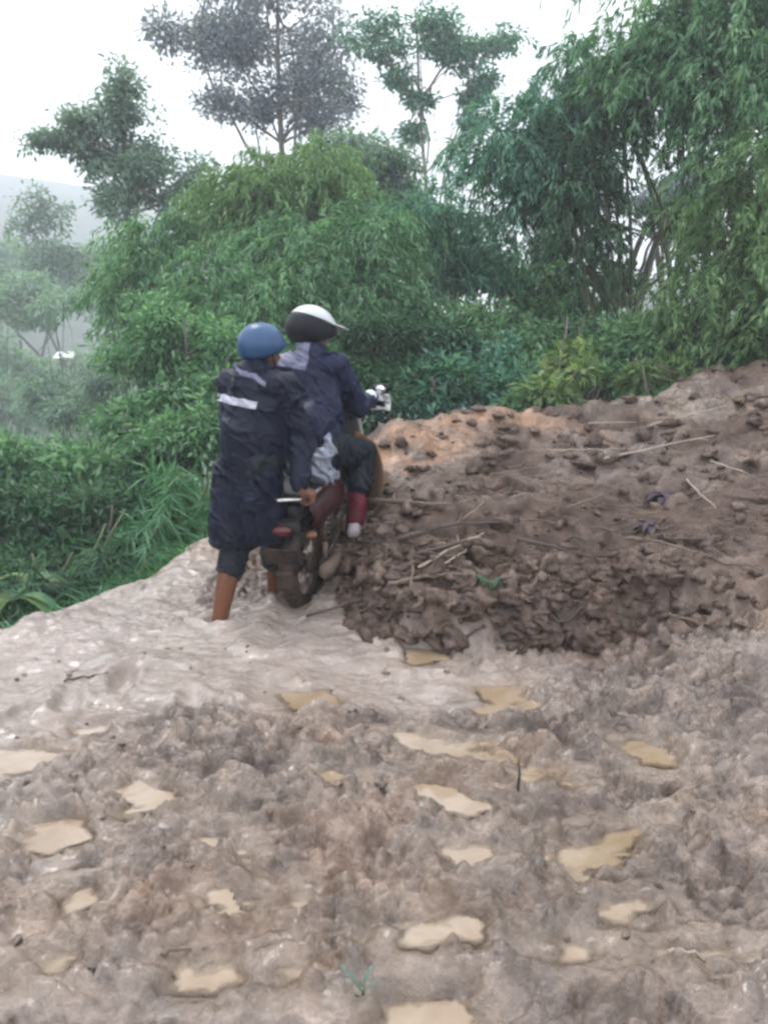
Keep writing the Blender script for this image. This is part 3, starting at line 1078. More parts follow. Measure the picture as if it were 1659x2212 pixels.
plant('broadleaf_tree', 'small broad-leaved tree with stout brown trunk in the gap of the thicket', 'tree',
      [L(1190, 600, 12.5, 90, 45), L(1130, 640, 12.5, 60, 40), L(1240, 650, 12.5, 60, 40), L(1180, 690, 12.2, 70, 30), L(985, 590, 13, 60, 30), L(1080, 590, 12.8, 50, 30)],
      LEAF['bamboo'], leaf=(.17, .09), size=.26, per=14, density=.8, seed=19, trunk=(at(985, 720, 12.8)[0], 12.8), tr=.11, bark='bark_brown', parts=('trunk', 'crown'))

# the right-hand wall of bamboo and trees
plant('giant_bamboo', 'tall blue-green bamboo arching left over the gap of sky', 'bamboo',
      [L(1180, 250, 10.8, 90, 70), L(1110, 300, 10.6, 80, 70), L(1060, 350, 10.5, 45, 45), L(1260, 220, 11, 90, 80), L(1170, 380, 10.8, 70, 70), L(1250, 330, 11, 90, 90), L(1320, 150, 11, 80, 70), L(1140, 440, 10.9, 40, 40)],
      LEAF['teal'], 'spray', (0.148, .030), .7, 28, .9, seed=21, trunk=(at(1360, 760, 11)[0], 11.0), tr=.026, stems=12, spread=.35, bark='culm', parts=('culms', 'foliage'))
plant('giant_bamboo', 'dark bamboo hanging in a narrow curtain in front of the sky gap', 'bamboo',
      [L(1290, 370, 10.2, 55, 80), L(1275, 460, 10.2, 40, 70), L(1255, 540, 10.2, 36, 50), L(1310, 260, 10.4, 70, 60), L(1220, 420, 10.6, 60, 60)],
      LEAF['dark'], 'spray', (0.140, .030), .6, 28, .9, seed=22, trunk=(at(1330, 760, 10.2)[0], 10.2), tr=.022, stems=7, spread=.2, bark='culm', parts=('culms', 'foliage'))
plant('giant_bamboo', 'green bamboo filling the upper right corner of the picture', 'bamboo',
      [L(1450, 90, 10, 120, 90), L(1560, 150, 9.6, 120, 120), L(1440, 150, 10, 80, 50), L(1650, 60, 9.6, 110, 110), L(1570, 260, 9.4, 90, 70), L(1650, 250, 9, 90, 110), L(1480, -40, 10, 160, 70), L(1370, 120, 10.4, 70, 60)],
      LEAF['bamboo'], 'spray', (0.140, .030), .7, 28, .85, seed=23, trunk=(at(1560, 760, 9.6)[0], 9.6), tr=.026, stems=14, spread=.35, bark='culm', parts=('culms', 'foliage'))
plant('giant_bamboo', 'yellow-green bamboo hanging low at the right edge of the picture', 'bamboo',
      [L(1600, 400, 8.8, 90, 80), L(1640, 520, 8.6, 80, 90), L(1580, 440, 9.2, 50, 60), L(1570, 620, 8.8, 90, 90), L(1660, 660, 8.4, 90, 100), L(1560, 560, 9.2, 40, 50), L(1520, 700, 8.8, 80, 60)],
      LEAF['yellow'], 'spray', (0.125, .030), .6, 28, .85, seed=24, trunk=(at(1620, 790, 8.9)[0], 8.9), tr=.018, stems=10, spread=.35, bark='culm', parts=('culms', 'foliage'))
plant('dark_tree', 'dark small-leaved tree behind the right-hand bamboo, showing thin bare trunks', 'tree',
      [L(1190, 480, 15, 45, 50), L(1430, 430, 15, 80, 24), L(1500, 390, 15, 60, 34), L(1200, 540, 15, 50, 30)],
      LEAF['lilac'], leaf=(.16, .08), size=.26, per=14, density=.3, seed=25, trunk=(at(1405, 740, 15)[0], 15.0), tr=.10, stems=3, spread=.4, parts=('trunk', 'crown'))
plant('dark_tree', 'thin dark-trunked tree at the right of the narrow sky gap', 'tree',
      [L(1500, 480, 12, 40, 50), L(1330, 610, 12.2, 30, 34), L(1450, 470, 12, 60, 26)],
      LEAF['dark'], leaf=(.15, .06), size=.24, per=14, density=.35, seed=26, trunk=(at(1350, 760, 12)[0], 12.0), tr=.09, stems=2, spread=.4, parts=('trunk', 'crown'))
plant('leafy_shrub', 'dark shrub under the bamboo at the right edge above the ridge', 'shrub',
      [L(1600, 740, 8.8, 100, 50), L(1520, 760, 8.8, 90, 45), L(1660, 720, 8.6, 80, 60)],
      LEAF['dark'], leaf=(.10, .04), size=.18, per=18, density=1.0, seed=27, tr=.02, stems=6, spread=.5, parts=('stems', 'foliage'))
plant('leafy_shrub', 'green shrub behind the ridge below the bare dark trunks', 'shrub',
      [L(1380, 750, 9.2, 100, 50), L(1300, 720, 9.6, 80, 50), L(1450, 720, 9.4, 80, 50), L(1200, 740, 9.8, 80, 50)],
      LEAF['bamboo'], leaf=(.11, .045), size=.2, per=18, density=1.0, seed=28, tr=.02, stems=6, spread=.5, parts=('stems', 'foliage'))
plant('bright_weed', 'bright yellow-green weed on the ridge below the sky gap', 'weed',
      [L(1240, 775, 8.4, 34, 30), L(1225, 820, 8.1, 40, 32), L(1185, 850, 8.0, 30, 20)],
      LEAF['bright'], leaf=(.15, .06), size=.17, per=12, density=.9, seed=29, tr=.012, stems=8, spread=.25, parts=('stems', 'foliage'))
plant('bright_weed', 'small bright weed on the ridge nearest the right edge', 'weed',
      [L(1450, 808, 8.3, 36, 16), L(1390, 818, 8.3, 26, 14)],
      LEAF['bright'], leaf=(.13, .05), size=.14, per=12, density=.8, seed=30, tr=.01, stems=8, spread=.3, parts=('stems', 'foliage'))
plant('ridge_plant', 'dark green plant crouching on the ridge between the two bright weeds', 'weed',
      [L(1330, 815, 8.6, 50, 28), L(1140, 860, 8.2, 36, 22)],
      LEAF['bamboo'], leaf=(.12, .04), size=.15, per=14, density=.9, seed=31, tr=.01, stems=6, spread=.25, parts=('stems', 'foliage'))

# the left bank below the road
plant('bank_shrub', 'light green rounded shrub at the left edge above the dark bank shrub', 'shrub',
      [L(60, 990, 8.2, 130, 55), L(180, 1020, 7.8, 100, 55), L(260, 1020, 7.8, 70, 55), L(-40, 1020, 8, 100, 75)],
      LEAF['bamboo'], leaf=(.11, .045), size=.19, per=18, density=.95, seed=41, tr=.02, stems=8, spread=.5, parts=('stems', 'foliage'))
plant('bank_shrub', 'dark green shrub low on the left bank under the light green one', 'shrub',
      [L(80, 1110, 6.6, 150, 80), L(230, 1130, 6.5, 120, 80), L(120, 1220, 6.0, 130, 60), L(300, 1040, 7.4, 70, 60), L(-30, 1150, 6.4, 90, 90)],
      LEAF['dark'], leaf=(.085, .032), size=.16, per=18, density=1.0, seed=42, tr=.02, stems=8, spread=.4, parts=('stems', 'foliage'))
plant('bank_shrub', 'mid-green shrub climbing the bank behind the person in the blue helmet', 'shrub',
      [L(400, 960, 7.6, 70, 60), L(330, 910, 8.2, 90, 65), L(260, 930, 8.6, 60, 50), L(430, 940, 7.6, 60, 60)],
      LEAF['bamboo'], leaf=(.09, .034), size=.17, per=18, density=.95, seed=43, tr=.02, stems=8, spread=.4, parts=('stems', 'foliage'))
plant('bank_shrub', 'pale grey-green dry shrub on the left slope above the light green one', 'shrub',
      [L(180, 900, 20, 80, 40), L(230, 840, 20, 70, 45), L(120, 860, 22, 90, 45), L(270, 770, 18, 50, 60)],
      LEAF['grey'], leaf=(.18, .07), size=.3, per=18, density=.8, seed=44, tr=.02, stems=8, spread=.5, parts=('stems', 'foliage'))

plant('grass_clump', 'bright green drooping grass clump on the bank left of the muddy bare leg', 'grass',
      [L(390, 1120, 6.3, 70, 55), L(300, 1180, 5.9, 70, 45), L(440, 1080, 6.6, 50, 60), L(350, 1090, 6.6, 60, 50)],
      LEAF['grass'], 'spray', (.26, .016), .3, 26, .7, seed=45, tr=.008, stems=10, spread=.25, bark='culm', parts=('stems', 'blades'))
plant('grass_clump', 'dark green drooping grass clump along the road edge at the left', 'grass',
      [L(180, 1250, 5.3, 80, 35), L(250, 1215, 5.6, 60, 40), L(90, 1275, 5.1, 60, 30)],
      LEAF['dark'], 'spray', (.22, .016), .26, 26, .7, seed=46, tr=.008, stems=10, spread=.25, bark='culm', parts=('stems', 'blades'))
# grass hanging over the bank
def grass_blades(n, seed, area, length, width):
    g = np.random.default_rng(seed)
    x, y = area(g, n)
    z = hill_z(x, y)
    P = np.column_stack([x, y, z - .02])
    A = np.column_stack([g.normal(size=n) * .35, g.normal(size=n) * .35 - .1, np.full(n, 1.0)])
    A = unit(A)
    Ln = length * g.uniform(.5, 1.3, n)
    bend = g.normal(size=(n, 3)) * .5
    bend[:, 1] -= .25
    bend[:, 2] = -.55
    S = unit(np.cross(A, np.array((0, 1.0, 0)) + g.normal(size=(n, 3)) * .5))
    W = width * g.uniform(.6, 1.3, n)
    rows = []
    for t, w in ((0, .8), (.35, 1.0), (.7, .7), (1.0, .12)):
        c = P + A * (Ln * t)[:, None] + bend * (Ln * t * t * .75)[:, None]
        rows += [c - S * (W * w * .5)[:, None], c + S * (W * w * .5)[:, None]]
    V = np.stack(rows, 1).reshape(-1, 3)
    b = np.arange(n)[:, None] * 8
    F = np.vstack([b + np.array((0, 1, 3, 2)), b + np.array((2, 3, 5, 4)), b + np.array((4, 5, 7, 6))])
    return V, F


def bank_area(g, n):
    t = g.random(n) * 3.6
    a = np.array((-2.9, 3.2))
    k = EDGE[2:9]
    seg = np.minimum((g.random(n) * (len(k) - 1)).astype(int), len(k) - 2)
    u = g.random(n)
    p = k[seg] + (k[seg + 1] - k[seg]) * u[:, None]
    nrm = np.column_stack([-(k[seg + 1] - k[seg])[:, 1], (k[seg + 1] - k[seg])[:, 0]])
    nrm = unit(nrm)
    d = .12 + 1.6 * g.random(n) ** 1.4
    q = p + nrm * d[:, None]
    return q[:, 0], q[:, 1]


V, F = grass_blades(16000, 51, bank_area, .38, .014)
tag(link('grass', np_mesh('grass', V, F, LEAF['grass'])), 'bright green grass hanging on the bank below the road edge', 'grass', kind='stuff')


def ridge_area(g, n):
    k = EDGE[9:14]
    seg = np.minimum((g.random(n) * (len(k) - 1)).astype(int), len(k) - 2)
    u = g.random(n)
    p = k[seg] + (k[seg + 1] - k[seg]) * u[:, None]
    nrm = unit(np.column_stack([-(k[seg + 1] - k[seg])[:, 1], (k[seg + 1] - k[seg])[:, 0]]))
    q = p + nrm * (.15 + 1.2 * g.random(n) ** 1.3)[:, None]
    return q[:, 0], q[:, 1]


V, F = grass_blades(5000, 52, ridge_area, .26, .012)
tag(link('ridge_grass', np_mesh('ridge_grass', V, F, LEAF['grass'])), 'thin green grass along the ridge behind the mud heap', 'grass', kind='stuff')

# ground cover over the hillside so that no bare slope shows between the shrubs
def cover(seed, n, x0, x1, y0, y1, ln, wd, mat, name, label, dmin=.6):
    g = np.random.default_rng(seed)
    x, y = g.uniform(x0, x1, n), g.uniform(y0, y1, n)
    k = edge_d(x, y) > dmin
    x, y = x[k], y[k]
    hgt = .45 * (fbm(x / 1.6, y / 1.6, 3, seed) + .45)
    z = hill_z(x, y) + np.maximum(hgt, .02) * g.random(len(x))
    P = np.column_stack([x, y, z])
    A = g.normal(size=(len(x), 3))
    A[:, 2] = np.abs(A[:, 2]) * .4
    N = np.tile((0, -.3, 1.0), (len(x), 1)) + g.normal(size=(len(x), 3)) * .5
    V, F = leaf_quads(P, A, N, ln * g.uniform(.6, 1.3, len(x)), wd * g.uniform(.7, 1.3, len(x)))
    tag(link(name, np_mesh(name, V, F, mat)), label, 'ground cover', kind='stuff')


cover(61, 70000, -9, 8, 4, 14, .11, .05, LEAF['dark'], 'undergrowth', 'dark low undergrowth covering the slope beyond the road edge')
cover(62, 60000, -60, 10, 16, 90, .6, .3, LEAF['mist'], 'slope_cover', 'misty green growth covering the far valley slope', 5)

# broad-leaved plants by the left road edge
def broad_plant(px, py, Y, n, ln, wd, label, seed):
    g = np.random.default_rng(seed)
    p = at(px, py, Y)
    foot = np.array((p[0], p[1], float(hill_z(p[0], p[1])) - .05))
    root = empty('broadleaf_plant', foot)
    tag(root, label, 'plant')
    for k in range(n):
        az = k * 2.4 + g.uniform(-.3, .3)
        dirh = np.array((math.cos(az), math.sin(az), 0))
        crown = np.array((p[0], p[1], p[2] - .1))
        Lf = ln * g.uniform(.8, 1.15)
        m = 7
        t = np.linspace(0, 1, m)
        mid_ = crown + dirh * (Lf * t)[:, None] + np.array((0, 0, 1.0)) * (Lf * (.75 * t - 1.05 * t * t))[:, None]
        side = np.cross(dirh, (0, 0, 1.0))
        w = wd * np.sin(np.clip(t * .93 + .06, 0, 1) * math.pi) ** .7
        rows = np.stack([mid_ - side * w[:, None] * .5 + np.array((0, 0, .18)) * w[:, None], mid_, mid_ + side * w[:, None] * .5 + np.array((0, 0, .18)) * w[:, None]], 1).reshape(-1, 3)
        Fq = []
        for i in range(m - 1):
            for j in (0, 1):
                a = i * 3 + j
                Fq.append((a, a + 1, a + 4, a + 3))
        link('leaf', np_mesh('leaf', rows, np.array(Fq), LEAF['bright'] if k % 3 else LEAF['grass'], True), root)
    TV, TF = tubes([(np.linspace(foot, (p[0], p[1], p[2] - .08), 5), np.linspace(.02, .012, 5))])
    link('stem', np_mesh('stem', TV, TF, M['culm'], True), root)


broad_plant(25, 1270, 4.9, 8, .38, .10, 'broad-leaved plant with pale arching leaves at the left road edge', 71)
broad_plant(70, 1225, 5.2, 7, .30, .07, 'smaller yellow-green broad-leaved plant just above the left road edge', 72)

# a hut's pale roof far down the valley
hp = at(150, 766, 46)
hut = empty('hut', (hp[0], 46, float(hill_z(hp[0], 46)) - .3))
tag(hut, 'distant hut with pale tin roof on the left valley slope', 'hut')
def box_np(c, s):
    c, s = np.array(c, float), np.array(s, float) / 2
    V = np.array([c + s * np.array(k) for k in ((-1, -1, -1), (1, -1, -1), (1, 1, -1), (-1, 1, -1), (-1, -1, 1), (1, -1, 1), (1, 1, 1), (-1, 1, 1))])
    F = np.array([(0, 3, 2, 1), (4, 5, 6, 7), (0, 1, 5, 4), (1, 2, 6, 5), (2, 3, 7, 6), (3, 0, 4, 7)])
    return V, F
M['tin'] = make_plain('tin_roof', (.72, .75, .77), .4)
M['plank'] = make_plain('hut_plank', (.18, .15, .13), .8)
hb = hut.location.z
V, F = box_np((hp[0], 46, (hb + hp[2] - .25) / 2), (.9, 1.2, hp[2] - .25 - hb))
link('wall', np_mesh('wall', V, F, M['plank']), hut)
rv = []
for sx in (-1, 1):
    x = hp[0] + sx * .6
    rv += [(x, 45.2, hp[2] - .22), (x, 46, hp[2] + .1), (x, 46.8, hp[2] - .22), (x, 45.2, hp[2] - .15), (x, 46, hp[2] + .17), (x, 46.8, hp[2] - .15)]
rf = [(0, 6, 7, 1), (1, 7, 8, 2), (3, 4, 10, 9), (4, 5, 11, 10), (0, 3, 9, 6), (2, 8, 11, 5), (0, 1, 4, 3), (1, 2, 5, 4), (6, 9, 10, 7), (7, 10, 11, 8)]
link('roof', np_mesh('roof', np.array(rv), np.array(rf), M['tin']), hut)

# the air: rain haze over the whole valley
hz0, hz1 = float(HZ.min()) - 1.0, float(max(HZ.max(), 14)) + 6.0
V, F = box_np((0, 140, (hz0 + hz1) / 2), (640, 400, hz1 - hz0))
hzm = bpy.data.materials.new('haze')
hzm.use_nodes = True
hzm.node_tree.nodes.clear()
ho = hzm.node_tree.nodes.new('ShaderNodeOutputMaterial')
hv = hzm.node_tree.nodes.new('ShaderNodeVolumePrincipled')
hv.inputs['Color'].default_value = (.88, .92, .98, 1)
hv.inputs['Density'].default_value = .0046
hv.inputs['Anisotropy'].default_value = .2
hzm.node_tree.links.new(hv.outputs[0], ho.inputs['Volume'])
tag(link('haze', np_mesh('haze', V, F, hzm)), 'thin pale rain haze filling the valley air', 'haze', kind='stuff')

# ------------------------------------------------------------------ mesh builder for made things
class MB:
    def __init__(self):
        self.bm = bmesh.new()

    def add(self, V, F):
        vs_ = [self.bm.verts.new(tuple(v)) for v in V]
        for f in F:
            ids = list(dict.fromkeys(int(i) for i in f))
            if len(ids) > 2:
                try:
                    self.bm.faces.new([vs_[i] for i in ids])
                except ValueError:
                    pass
        return self

    def box(self, c, s, bev=.008, rot=None):
        b = bmesh.new()
        bmesh.ops.create_cube(b, size=1.0)
        for v in b.verts:
            v.co = Vector((v.co.x * s[0], v.co.y * s[1], v.co.z * s[2]))
        if bev:
            bmesh.ops.bevel(b, geom=list(b.edges), offset=bev, segments=2, affect='EDGES', profile=.5)
        Rm = rot if rot is not None else Matrix.Identity(3)
        b.verts.index_update()
        V = [Rm @ v.co + Vector(c) for v in b.verts]
        self.add(V, [[v.index for v in f.verts] for f in b.faces])
        b.free()
        return self

    def tube(self, pts, rad, sides=10, closed=False):
        pts = np.asarray(pts, float)
        if np.isscalar(rad):
            rad = [rad] * len(pts)
        n = len(pts)
        V, F = [], []
        T = unit(np.gradient(pts, axis=0))
        if closed:
            T = unit(np.roll(pts, -1, 0) - np.roll(pts, 1, 0))
        u = None
        for i in range(n):
            if u is None:
                ref = np.array((0, 0, 1.0)) if abs(T[i][2]) < .9 else np.array((1.0, 0, 0))
                u = np.cross(T[i], ref)
            u = u - T[i] * (u @ T[i])
            u = u / (np.linalg.norm(u) + 1e-9)
            v = np.cross(T[i], u)
            for k in range(sides):
                a = 2 * math.pi * k / sides
                V.append(pts[i] + rad[i] * (math.cos(a) * u + math.sin(a) * v))
        m = n if closed else n - 1
        for i in range(m):
            for k in range(sides):
                a, b = i * sides + k, i * sides + (k + 1) % sides
                c = ((i + 1) % n) * sides
                F.append((a, b, c + (k + 1) % sides, c + k))
        if not closed:
            F.append(list(range(sides))[::-1])
            F.append([(n - 1) * sides + k for k in range(sides)])
        return self.add(V, F)

    def lathe(self, prof, o, axis, sides=28):
        """prof: list of (radius, offset along axis)"""
        axis = unit(np.asarray(axis, float))
        ref = np.array((0, 0, 1.0)) if abs(axis[2]) < .9 else np.array((1.0, 0, 0))
        u = unit(np.cross(axis, ref))
        v = np.cross(axis, u)
        V, F = [], []
        n = len(prof)
        for r, h_ in prof:
            for k in range(sides):
                a = 2 * math.pi * k / sides
                V.append(np.asarray(o, float) + axis * h_ + max(r, 1e-4) * (math.cos(a) * u + math.sin(a) * v))
        for i in range(n - 1):
            for k in range(sides):
                a, b = i * sides + k, i * sides + (k + 1) % sides
                F.append((a, b, b + sides, a + sides))
        F.append(list(range(sides))[::-1])
        F.append([(n - 1) * sides + k for k in range(sides)])
        return self.add(V, F)

    def ring(self, o, axis, Rr, r, sides=36, seg=10, squash=1.0):
        axis = unit(np.asarray(axis, float))
        ref = np.array((0, 0, 1.0)) if abs(axis[2]) < .9 else np.array((1.0, 0, 0))
        u = unit(np.cross(axis, ref))
        v = np.cross(axis, u)
        V, F = [], []
        for i in range(sides):
            a = 2 * math.pi * i / sides
            e = math.cos(a) * u + math.sin(a) * v
            for k in range(seg):
                b = 2 * math.pi * k / seg
                V.append(np.asarray(o) + e * (Rr + r * math.cos(b)) + axis * r * squash * math.sin(b))
        for i in range(sides):
            for k in range(seg):
                F.append((i * seg + k, i * seg + (k + 1) % seg, ((i + 1) % sides) * seg + (k + 1) % seg, ((i + 1) % sides) * seg + k))
        return self.add(V, F)

    def sheet(self, grid, th=.006):
        """grid (a,b,3) of points -> thin shell"""
        g = np.asarray(grid, float)
        a, b, _ = g.shape
        du = np.gradient(g, axis=0)
        dv = np.gradient(g, axis=1)
        n = unit(np.cross(du.reshape(-1, 3), dv.reshape(-1, 3))).reshape(g.shape)
        V = np.vstack([(g + n * th / 2).reshape(-1, 3), (g - n * th / 2).reshape(-1, 3)])
        F = []
        o = a * b
        for i in range(a - 1):
            for j in range(b - 1):
                p = i * b + j
                F.append((p, p + b, p + b + 1, p + 1))
                F.append((o + p, o + p + 1, o + p + b + 1, o + p + b))
        rim = [(i, 0) for i in range(a)] + [(a - 1, j) for j in range(1, b)] + [(i, b - 1) for i in range(a - 2, -1, -1)] + [(0, j) for j in range(b - 2, 0, -1)]
        ids = [i * b + j for i, j in rim]
        for k in range(len(ids)):
            p, q = ids[k], ids[(k + 1) % len(ids)]
            F.append((p, q, o + q, o + p))
        return self.add(V, F)

    def ell(self, c, r, rot=None, sub=3):
        b = bmesh.new()
        bmesh.ops.create_icosphere(b, subdivisions=sub, radius=1.0)
        b.verts.index_update()
        Rm = rot if rot is not None else Matrix.Identity(3)
        V = [Rm @ Vector((v.co.x * r[0], v.co.y * r[1], v.co.z * r[2])) + Vector(c) for v in b.verts]
        self.add(V, [[v.index for v in f.verts] for f in b.faces])
        b.free()
        return self

    def build(self, name, mat, parent=None, xf=None, smooth=True):
        me = bpy.data.meshes.new(name)
        bmesh.ops.recalc_face_normals(self.bm, faces=list(self.bm.faces))
        if xf is not None:
            for v in self.bm.verts:
                v.co = Vector(xf(np.array(v.co)))
        self.bm.to_mesh(me)
        self.bm.free()
        if smooth:
            for p in me.polygons:
                p.use_smooth = True
        me.materials.append(mat)
        o = link(name, me, parent)
        return o


M['rubber'] = make_paint('tyre_rubber', (.016, .014, .013), .7, .6, .7, mudcol=(.05, .031, .023))
M['black'] = make_paint('black_plastic', (.016, .014, .016), .35, .30, .9, mudcol=(.05, .032, .024))
M['seat'] = make_paint('seat_vinyl', (.014, .014, .016), .4, .25, 1.0)
M['chrome'] = make_paint('dirty_chrome', (.62, .60, .58), .25, .55, .8, metallic=.8)
M['alloy'] = make_paint('dirty_alloy', (.25, .24, .23), .4, .6, .8, metallic=.6, mudcol=(.05, .032, .024))
M['orange'] = make_paint('orange_plastic', (.34, .125, .03), .4, .62, 1.3, mudcol=(.20, .125, .08))
M['maroon_panel'] = make_paint('maroon_paint', (.04, .008, .012), .35, .35, 1.0, mudcol=(.05, .032, .024))
M['red_lens'] = make_plain('red_lens', (.07, .006, .006), .2)
M['amber_lens'] = make_plain('amber_lens', (.11, .042, .014), .2)
M['plate'] = make_paint('number_plate', (.012, .012, .013), .5, .35, .9, mudcol=(.045, .03, .022))
M['mirror'] = make_plain('mirror_glass', (.75, .78, .8), .08, .9)
M['glass'] = make_plain('lens_glass', (.6, .62, .62), .1, .2)
M['white_shell'] = make_plain('white_helmet_shell', (.78, .80, .80), .18)
M['silver_shell'] = make_plain('silver_helmet_shell', (.50, .53, .54), .22)
M['black_shell'] = make_plain('black_helmet_shell', (.010, .010, .016), .45, 0.0, .2)
M['blue_shell'] = make_plain('blue_helmet_shell', (.016, .064, .155), .34)
M['skin'] = make_cloth('skin', (.19, .095, .062), (.25, .13, .085), .5, 12)
M['skin_muddy'] = make_cloth('muddy_skin', (.13, .060, .040), (.17, .080, .050), .42, 12, .6, (.13, .048, .022), .55)
M['navy'] = make_cloth('navy_raincoat', (.0028, .0052, .016), (.006, .010, .027), .42, 5, .0)
M['navy2'] = make_cloth('dark_navy_rain_trousers', (.003, .0065, .012), (.007, .012, .021), .5, 6, .28, (.09, .065, .05), .6)
M['blue_jacket'] = make_cloth('blue_rain_jacket', (.004, .0065, .026), (.011, .016, .050), .38, 6)
M['maroon_cloth'] = make_cloth('maroon_legging', (.085, .008, .018), (.13, .014, .026), .5, 10, .35, (.16, .09, .07), .55)
M['reflect'] = make_cloth('pale_reflective_tape', (.36, .36, .43), (.50, .50, .58), .3, 30)
M['piping_highlight'] = make_cloth('pale_lilac_piping_highlight', (.11, .11, .17), (.21, .21, .30), .4, 20)  # piping cloth; the same colour paints the highlight on the rider's shoulder
M['glove'] = make_cloth('white_glove', (.62, .65, .70), (.80, .82, .85), .5, 25)
M['shoe'] = make_cloth('pale_shoe', (.42, .33, .35), (.56, .47, .48), .5, 25, .3, (.2, .14, .11), .5)
M['bag'] = make_cloth('pale_plastic_bag', (.14, .155, .20), (.32, .345, .41), .3, 14)

# ------------------------------------------------------------------ motorcycle, bogged down at the foot of the heap
HD, PT = R(15), R(13)
BF = np.array((math.sin(HD) * math.cos(PT), math.cos(HD) * math.cos(PT), math.sin(PT)))
BL = np.array((-math.cos(HD), math.sin(HD), 0.0))
BU = np.cross(BF, BL)
B0 = np.array((-.455, 4.74, -.085))


def bw(p):
    return B0 + BF * p[0] + BL * p[1] + BU * p[2]


def bl(p):
    q = np.asarray(p, float) - B0
    return np.array((q @ BF, q @ BL, q @ BU))


bike = empty('motorcycle', B0)
tag(bike, 'muddy dark motorcycle with orange leg shield, bogged down at the foot of the heap', 'motorcycle')


def wheel(cx, cz, name, steer=0.0):
    ax = np.array((-math.sin(steer), math.cos(steer), 0))
    fw = np.array((math.cos(steer), math.sin(steer), 0))
    o = np.array((cx, 0, cz))
    w = MB().lathe([(.05, -.05), (.062, -.045), (.062, -.02), (.03, -.015), (.03, .015), (.062, .02), (.062, .045), (.05, .05)], o, ax, 20).build(name, M['alloy'], bike, bw)
    t = MB()
    t.ring(o, ax, .245, .047, 40, 10, .9)
    for i in range(44):
        a = 2 * math.pi * i / 44
        e = math.cos(a) * fw + math.sin(a) * np.array((0, 0, 1.0))
        for s in (-1, 0, 1):
            c = o + e * (.290 - .006 * abs(s)) + ax * .024 * s + np.cross(ax, e) * (.008 if s else -.006)
            rm = Matrix((Vector(e), Vector(ax), Vector(np.cross(e, ax)))).transposed()
            t.box(c, (.016, .018, .020), 0, rm)
    t.build('tyre', M['rubber'], w, bw)
    MB().ring(o, ax, .208, .017, 40, 8, 1.6).build('rim', M['alloy'], w, bw)
    s = MB()
    for i in range(18):
        a = 2 * math.pi * i / 18
        e0 = math.cos(a + .25 * (-1) ** i) * fw + math.sin(a + .25 * (-1) ** i) * np.array((0, 0, 1.0))
        e1 = math.cos(a) * fw + math.sin(a) * np.array((0, 0, 1.0))
        s.tube([o + e0 * .055 + ax * .03 * (-1) ** i, o + e1 * .205], .0025, 5)
    s.build('spokes', M['chrome'], w, bw)
    return w


rear_w = wheel(0, .285, 'rear_wheel')
front_w = wheel(1.2, .285, 'front_wheel', R(6))


def arc_fender(cx, cz, Rr, a0, a1, wid, n=16):
    g = []
    for i in range(n):
        a = a0 + (a1 - a0) * i / (n - 1)
        row = []
        for j in range(7):
            y = wid * (j / 6 - .5)
            rr = Rr - .05 * (abs(j / 3 - 1)) ** 3
            row.append((cx + rr * math.cos(a), y, cz + rr * math.sin(a)))
        g.append(row)
    return np.array(g)


